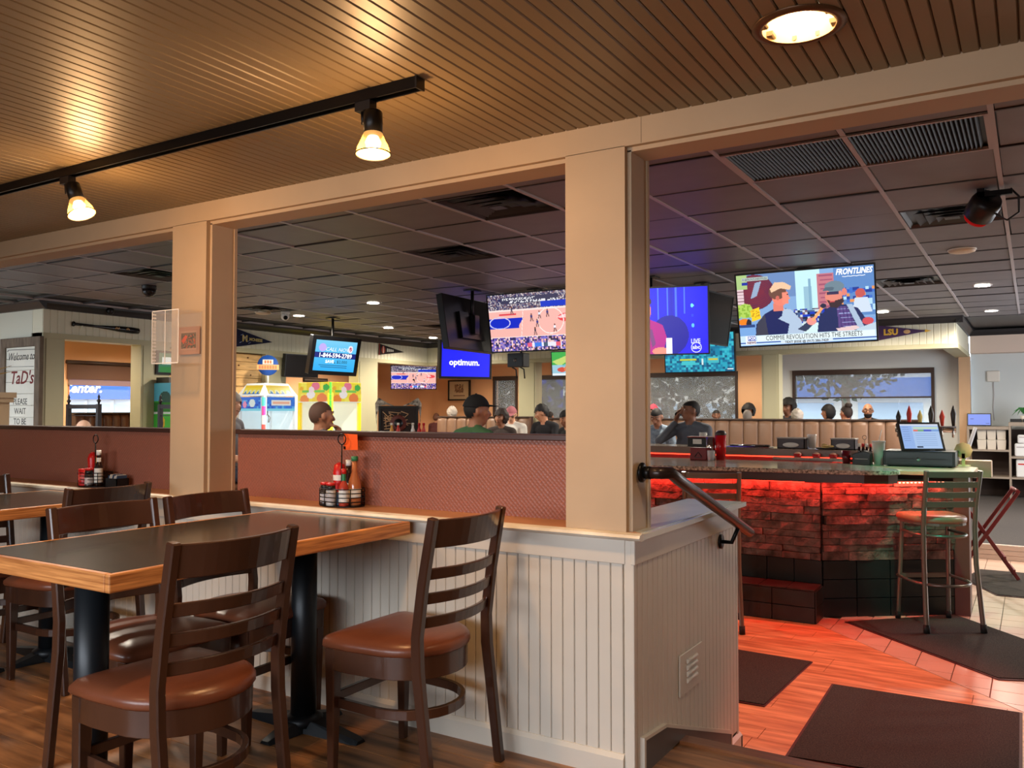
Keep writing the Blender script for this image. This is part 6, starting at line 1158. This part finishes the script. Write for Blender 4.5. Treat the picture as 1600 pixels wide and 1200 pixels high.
ph2 = thing('mobile_phone', 'black mobile phone held up by the man in the pink cap', 'phone', tuple(pc.matrix_basis @ Vector((.385, .055, .435))), R(-75)); f_ = frame((0, 0, 0), (0, 1, 0), (-.25, 0, 1)); MB().box(-.037, .037, -.075, .075, -.005, .005).xf(f_).build('case', m_blackp, ph2, bevel=.002); MB().ell(f_ @ Vector((.02, .055, -.006)), (.009, .009, .004)).build('camera_lens', m_steel, ph2)
bm = person('man in a black t-shirt with swept-back dark hair leaning toward the pink cap', 849, 632, 11.7, R(-100), 'tan', (26, 26, 30), 'wavy', 'black', hyaw=R(-48), hpitch=R(16), lean=.12, beard=False, w=1.12, voxel=.011, pose=dict(Re=(.18, -.24, .27), Rw=(.36, -.05, .30), Le=(.2, .24, .26), Lw=(.38, .10, .28))); stool_for(bm, 'stool under the man in the black t-shirt')
ds = person('person in dark clothes half hidden by the tan post', 886, 640, 10.5, R(-110), 'tan', (22, 22, 24), 'short', 'black', lean=.12, hpitch=R(20)); stool_for(ds, 'stool under the person in dark clothes by the post')
dh = person('dark-haired person hidden behind the black cap', 783, 640, 10.6, R(-60), 'brown', (70, 60, 56), 'curly', 'dark', hyaw=R(-30)); stool_for(dh, 'stool under the dark-haired person')
# guests in the far alcove
AL = .45
def DY(px, Y): d = ray(px, 640); return Y/d.y
def alc(label, px, yt, back, face, **k): return person(label, px, yt, DY(px, 13.80 if back else 14.85), face, seat=AL, foot=.44, **k)
alc('bald man with dark glasses and a trimmed beard beyond the booth', 1356, 630, 0, TOC(1356, 13), skin='tan', shirt=(60, 62, 60), hair='bald', beard=True, glasses=True)
alc('woman in pink with her dark hair in a high bun, back turned, beyond the booth', 1322, 634, 1, R(115), skin='tan', shirt=(236, 112, 140), hair='bun', hcol='dark', hyaw=R(30))
alc('woman with a black bob glancing aside beyond the booth', 1293, 633, 0, R(-120), skin='tan', shirt=(70, 60, 62), hair='bob', hcol='black', hyaw=R(-25))
alc('person with pale curly hair, back turned, beyond the booth', 1246, 640, 1, R(95), skin='fair', shirt=(150, 130, 110), hair='curly', hcol='white')
alc('young man with a tall black afro beyond the booth', 1231, 626, 0, R(-110), skin='deep', shirt=(60, 60, 66), hair='afro', hcol='black')
alc('person with black hair rising behind a grey-haired guest', 1169, 634, 0, R(-95), skin='brown', shirt=(50, 50, 56), hair='afro', hcol='black')
alc('grey-haired person with back turned before the black-haired guest', 1168, 641, 1, R(95), skin='fair', shirt=(120, 120, 124), hair='short', hcol='grey')
alc('child with short black hair peering over the booth', 1119, 640, 0, TOC(1119, 13), skin='deep', shirt=(90, 70, 70), hair='fade', hcol='black')
alc('smiling person in a pink hat beyond the man on the phone', 1021, 632, 0, TOC(1021, 13), skin='deep', shirt=(170, 80, 90), hair='short', hcol='black', cap=((232, 96, 120), -1))
alc('person with dark hair low beyond the corner booth', 682, 646, 0, R(100), skin='brown', shirt=(80, 40, 40), hair='short', hcol='auburn')
alc('grey-haired guest beyond the corner booth', 707, 636, 1, R(100), skin='fair', shirt=(120, 110, 100), hair='curly', hcol='white')
alc('person with dark hair showing between the two men at the window', 859, 643, 1, R(80), skin='brown', shirt=(60, 50, 50), hair='short', hcol='dark')
for (o, n_, lab, sd) in (((-12.2, 13.72, 0), 48, 'low bench along the back of the tan booths, inside the window alcove', 1), ((-12.2, 15.0, 0), 48, 'low bench under the far windows, inside the window alcove', -1)):
    t = thing('alcove_bench', lab, 'bench', o); MB().box(0, .223*n_, -.3, .25, .36, .45).build('cushion', m_booth, t, bevel=.02); MB().box(0, .223*n_, -.25, .2, 0, .36).build('plinth', m_apr, t)
# guests to the left
lm = person('elderly man with thinning grey hair just showing over the russet panel', 131, 655, 8.6, TOC(131, 9), 'pale', (90, 90, 100), 'ring', 'white', seat=.24, hpitch=R(10), foot=.44)
lc = thing('side_chair', 'dark side chair under the elderly man behind the panel', 'chair', (lm.location.x, lm.location.y, BF), lm.rotation_euler.z); zz = lm.location.z-BF; MB().box(-.22, .22, -.22, .22, zz-.05, zz).build('seat', m_booth2, lc); MB().box(-.25, -.21, -.22, .22, zz, zz+.42).build('backrest', m_chair, lc)
for sx in (-.2, .2):
    for sy in (-.2, .2): MB().box(sx-.02, sx+.02, sy-.02, sy+.02, 0, zz-.05).build('leg', m_chair, lc)
gp_ = person('grey-haired person in profile half hidden by the acrylic box post', 361, 612, 8.6, R(20), 'fair', (110, 110, 116), 'bob', 'grey', hyaw=R(-10)); stool_for(gp_, 'stool under the grey-haired person by the post')
# bottles on the counter beyond the panel
for k, (px, c, l) in enumerate(((612, (206, 150, 60), 'yellow sauce bottle beside the round emblem display'), (622, (190, 40, 30), 'red sauce bottle beside the round emblem display'), (645, (226, 226, 226), 'white salt shaker beyond the panel'), (655, (200, 40, 36), 'red-lidded shaker beyond the panel'), (662, (196, 60, 50), 'short red-lidded shaker at the end of the counter'))):
    q = atD(px, 684, 8.2); bottle('sauce_bottle', l, 'bottle', (q.x, q.y, .95), [(0, 0), (.02, 0), (.02, .07), (.012, .09), (.01, .12), (0, .12)], M('tbl_%d' % k, c, .4), [(0, .118), (.013, .118), (.013, .14), (0, .14)], m_red if k > 2 else m_wcap)
q = atD(636, 684, 8.2); hc_ = thing('high_table', 'narrow high counter carrying sauce bottles beyond the panel', 'table', (q.x, q.y, BF), R(32)); MB().box(-.28, .28, -.14, .14, 1.21, 1.25).build('top', m_apr, hc_, bevel=.005)
for sx in (-.24, .24): MB().box(sx-.02, sx+.02, -.1, .1, 0, 1.21).build('leg', m_apr, hc_)
# ================================================================ OUTSIDE
struct(MB().box(-110, 60, -30, 120, -.9, -.6).build('ground_outside', M('asphalt', (150, 150, 150), .9)))
m_fac = M('storefront_white', (214, 216, 214), .7); m_blu = M('fascia_blue', (40, 96, 190), .5); m_sgl = M('store_glass', (176, 196, 206), .1)
q = atD(150, 605, 40.); q2 = atD(105, 605, 40.); sb = thing('store_building', 'shop across the street with a blue fascia lettered in white', 'building', (q.x, q.y, -.6))
dx = Vector((_rt.x, _rt.y, 0)); dyv = Vector((-_fw.x, -_fw.y, 0)).normalized(); fm = frame((0, 0, 0), dx, (0, 0, 1))   # local x along the facade, y up, z toward the room
MB().box(-12, 2.0, 0, 2.6, -8, -.3).xf(fm).build('wall', m_fac, sb)
MB().box(-12, 1.55, 2.35, 3.35, -1, .1).xf(fm).build('fascia', m_blu, sb); MB().box(1.55, 4.5, 1.9, 3.3, -6, -1.2).xf(fm).build('side_wall', m_fac, sb)
for k in range(8): MB().box(-8+1.25*k, -8+1.25*k+1.1, .9, 2.1, -.3, -.25).xf(fm).build('window', m_sgl, sb); MB().box(-8+1.25*k+1.1, -8+1.25*k+1.25, 0, 2.3, -.3, -.2).xf(fm).build('mullion', m_fac, sb)
txt('Center.', .62, m_wcap, sb, fm @ T3((-.62, 2.85, .12)), shear=.25, bold=.02, extrude=.01, align='CENTER')
def car(label, q, ang, col, s=1.):
    t = thing('parked_car', label, 'car', (q.x, q.y, -.6), ang); mc = M('paint_%d_%d_%d' % col, col, .25, coat=.5)
    MB().prism([(-2.2, .35), (-2.25, .7), (-1.3, .92), (-.7, 1.42), (.9, 1.45), (1.6, .98), (2.2, .9), (2.25, .4)], -.85, .85, 'y').build('body', mc, t, bevel=.06, seg=2)
    for sy in (-.86, .855): MB().prism([(-1.15, .95), (-.62, 1.36), (.05, 1.38), (.05, .95)], sy, sy+.01, 'y').prism([(.12, .95), (.12, 1.38), (.82, 1.38), (1.4, .98)], sy, sy+.01, 'y').build('side_glass', M('car_glass', (60, 70, 78), .1), t)
    for sx in (-1.4, 1.4):
        for sy in (-.86, .72): MB().lathe([(0, 0), (.33, 0), (.33, .14), (0, .14)], 20, (sx, sy+.07, .33), (0, 1, 0)).build('wheel', m_foot, t)
car('pale blue car parked outside the street window', atD(170, 668, 24), R(60), (120, 180, 226)); car('light blue car parked beyond the half-lowered shade', atD(1425, 665, 27), R(10), (130, 186, 226))
nb2 = thing('store_building', 'long pale shop with blue awning beyond the far windows', 'building', (-3, 46, -.6)); MB().box(-40, 30, 0, 8, 0, 4.2).build('wall', M('pale_shop', (220, 214, 196), .8), nb2); MB().box(-9, 1.5, -1.6, 0, 2.5, 3.4).build('awning', M('awning_blue', (70, 130, 220), .6), nb2); MB().box(5.2, 7.2, -.4, 0, 0, 3.2).build('entry', M('pale_yellow', (240, 226, 150), .7), nb2)
for k in range(14): MB().box(-34+4.2*k, -34+4.2*k+3, -.05, 0, .7, 2.2).build('window', m_sgl, nb2)
bq = thing('hanging_banner', 'blue banner on a pole outside the shaded window', 'banner', (atD(866, 610, 26).x, atD(866, 610, 26).y, -.6)); MB().cyl((0, 0, 0), (0, 0, 4.2), .05).build('pole', m_tee, bq); MB().box(-.5, .3, -.02, .02, 1.9, 3.9).build('cloth', M('banner_blue', (70, 80, 170), .8), bq)
def tree(label, x, y, h, r, seed):
    rn = random.Random(seed); t = thing('street_tree', label, 'tree', (x, y, -.6)); MB().tube([(0, 0, 0), (.1, 0, h*.35), (0, .1, h*.6)], [.22, .17, .1], 8).build('trunk', M('bark', (90, 74, 60), .9), t)
    for k in range(5): a = rn.uniform(0, 6.28); MB().tube([(0, .05, h*.45), (r*.5*math.cos(a), r*.5*math.sin(a), h*.7)], [.08, .03], 6).build('branch', M('bark', (0, 0, 0)), t)
    vs = []; fs = []
    for k in range(850):
        u, v, w_ = rn.gauss(0, 1), rn.gauss(0, 1), rn.gauss(0, 1); n_ = math.sqrt(u*u+v*v+w_*w_)+1e-6; q_ = rn.random()**.4
        c = Vector((r*q_*u/n_, r*q_*v/n_, h*.72+r*.75*q_*w_/n_)); a = Vector((rn.gauss(0, 1), rn.gauss(0, 1), rn.gauss(0, 1))).normalized()*.16; b = a.orthogonal().normalized()*.1; i = len(vs)
        vs += [c-a, c+b, c+a, c-b]; fs.append((i, i+1, i+2, i+3))
    tag(MB().add(vs, fs).build('foliage', M('leaf_%d' % (seed % 3), ((60, 66, 44), (72, 74, 54), (52, 62, 44))[seed % 3], .8), t), kind='stuff')
for k, (px, D, h, r, l) in enumerate(((790, 24, 3.0, 2.1, 'tree outside the narrow shaded window'), (1080, 25, 3.0, 2.3, 'broad tree outside the shaded window behind the man on the phone'), (1318, 31, 5.2, 2.2, 'tree outside the half-lowered shade'), (870, 34, 3.4, 2.4, 'taller tree behind the blue banner'))): q = atD(px, 600, D); tree(l, q.x, q.y, h, r, 60+k)
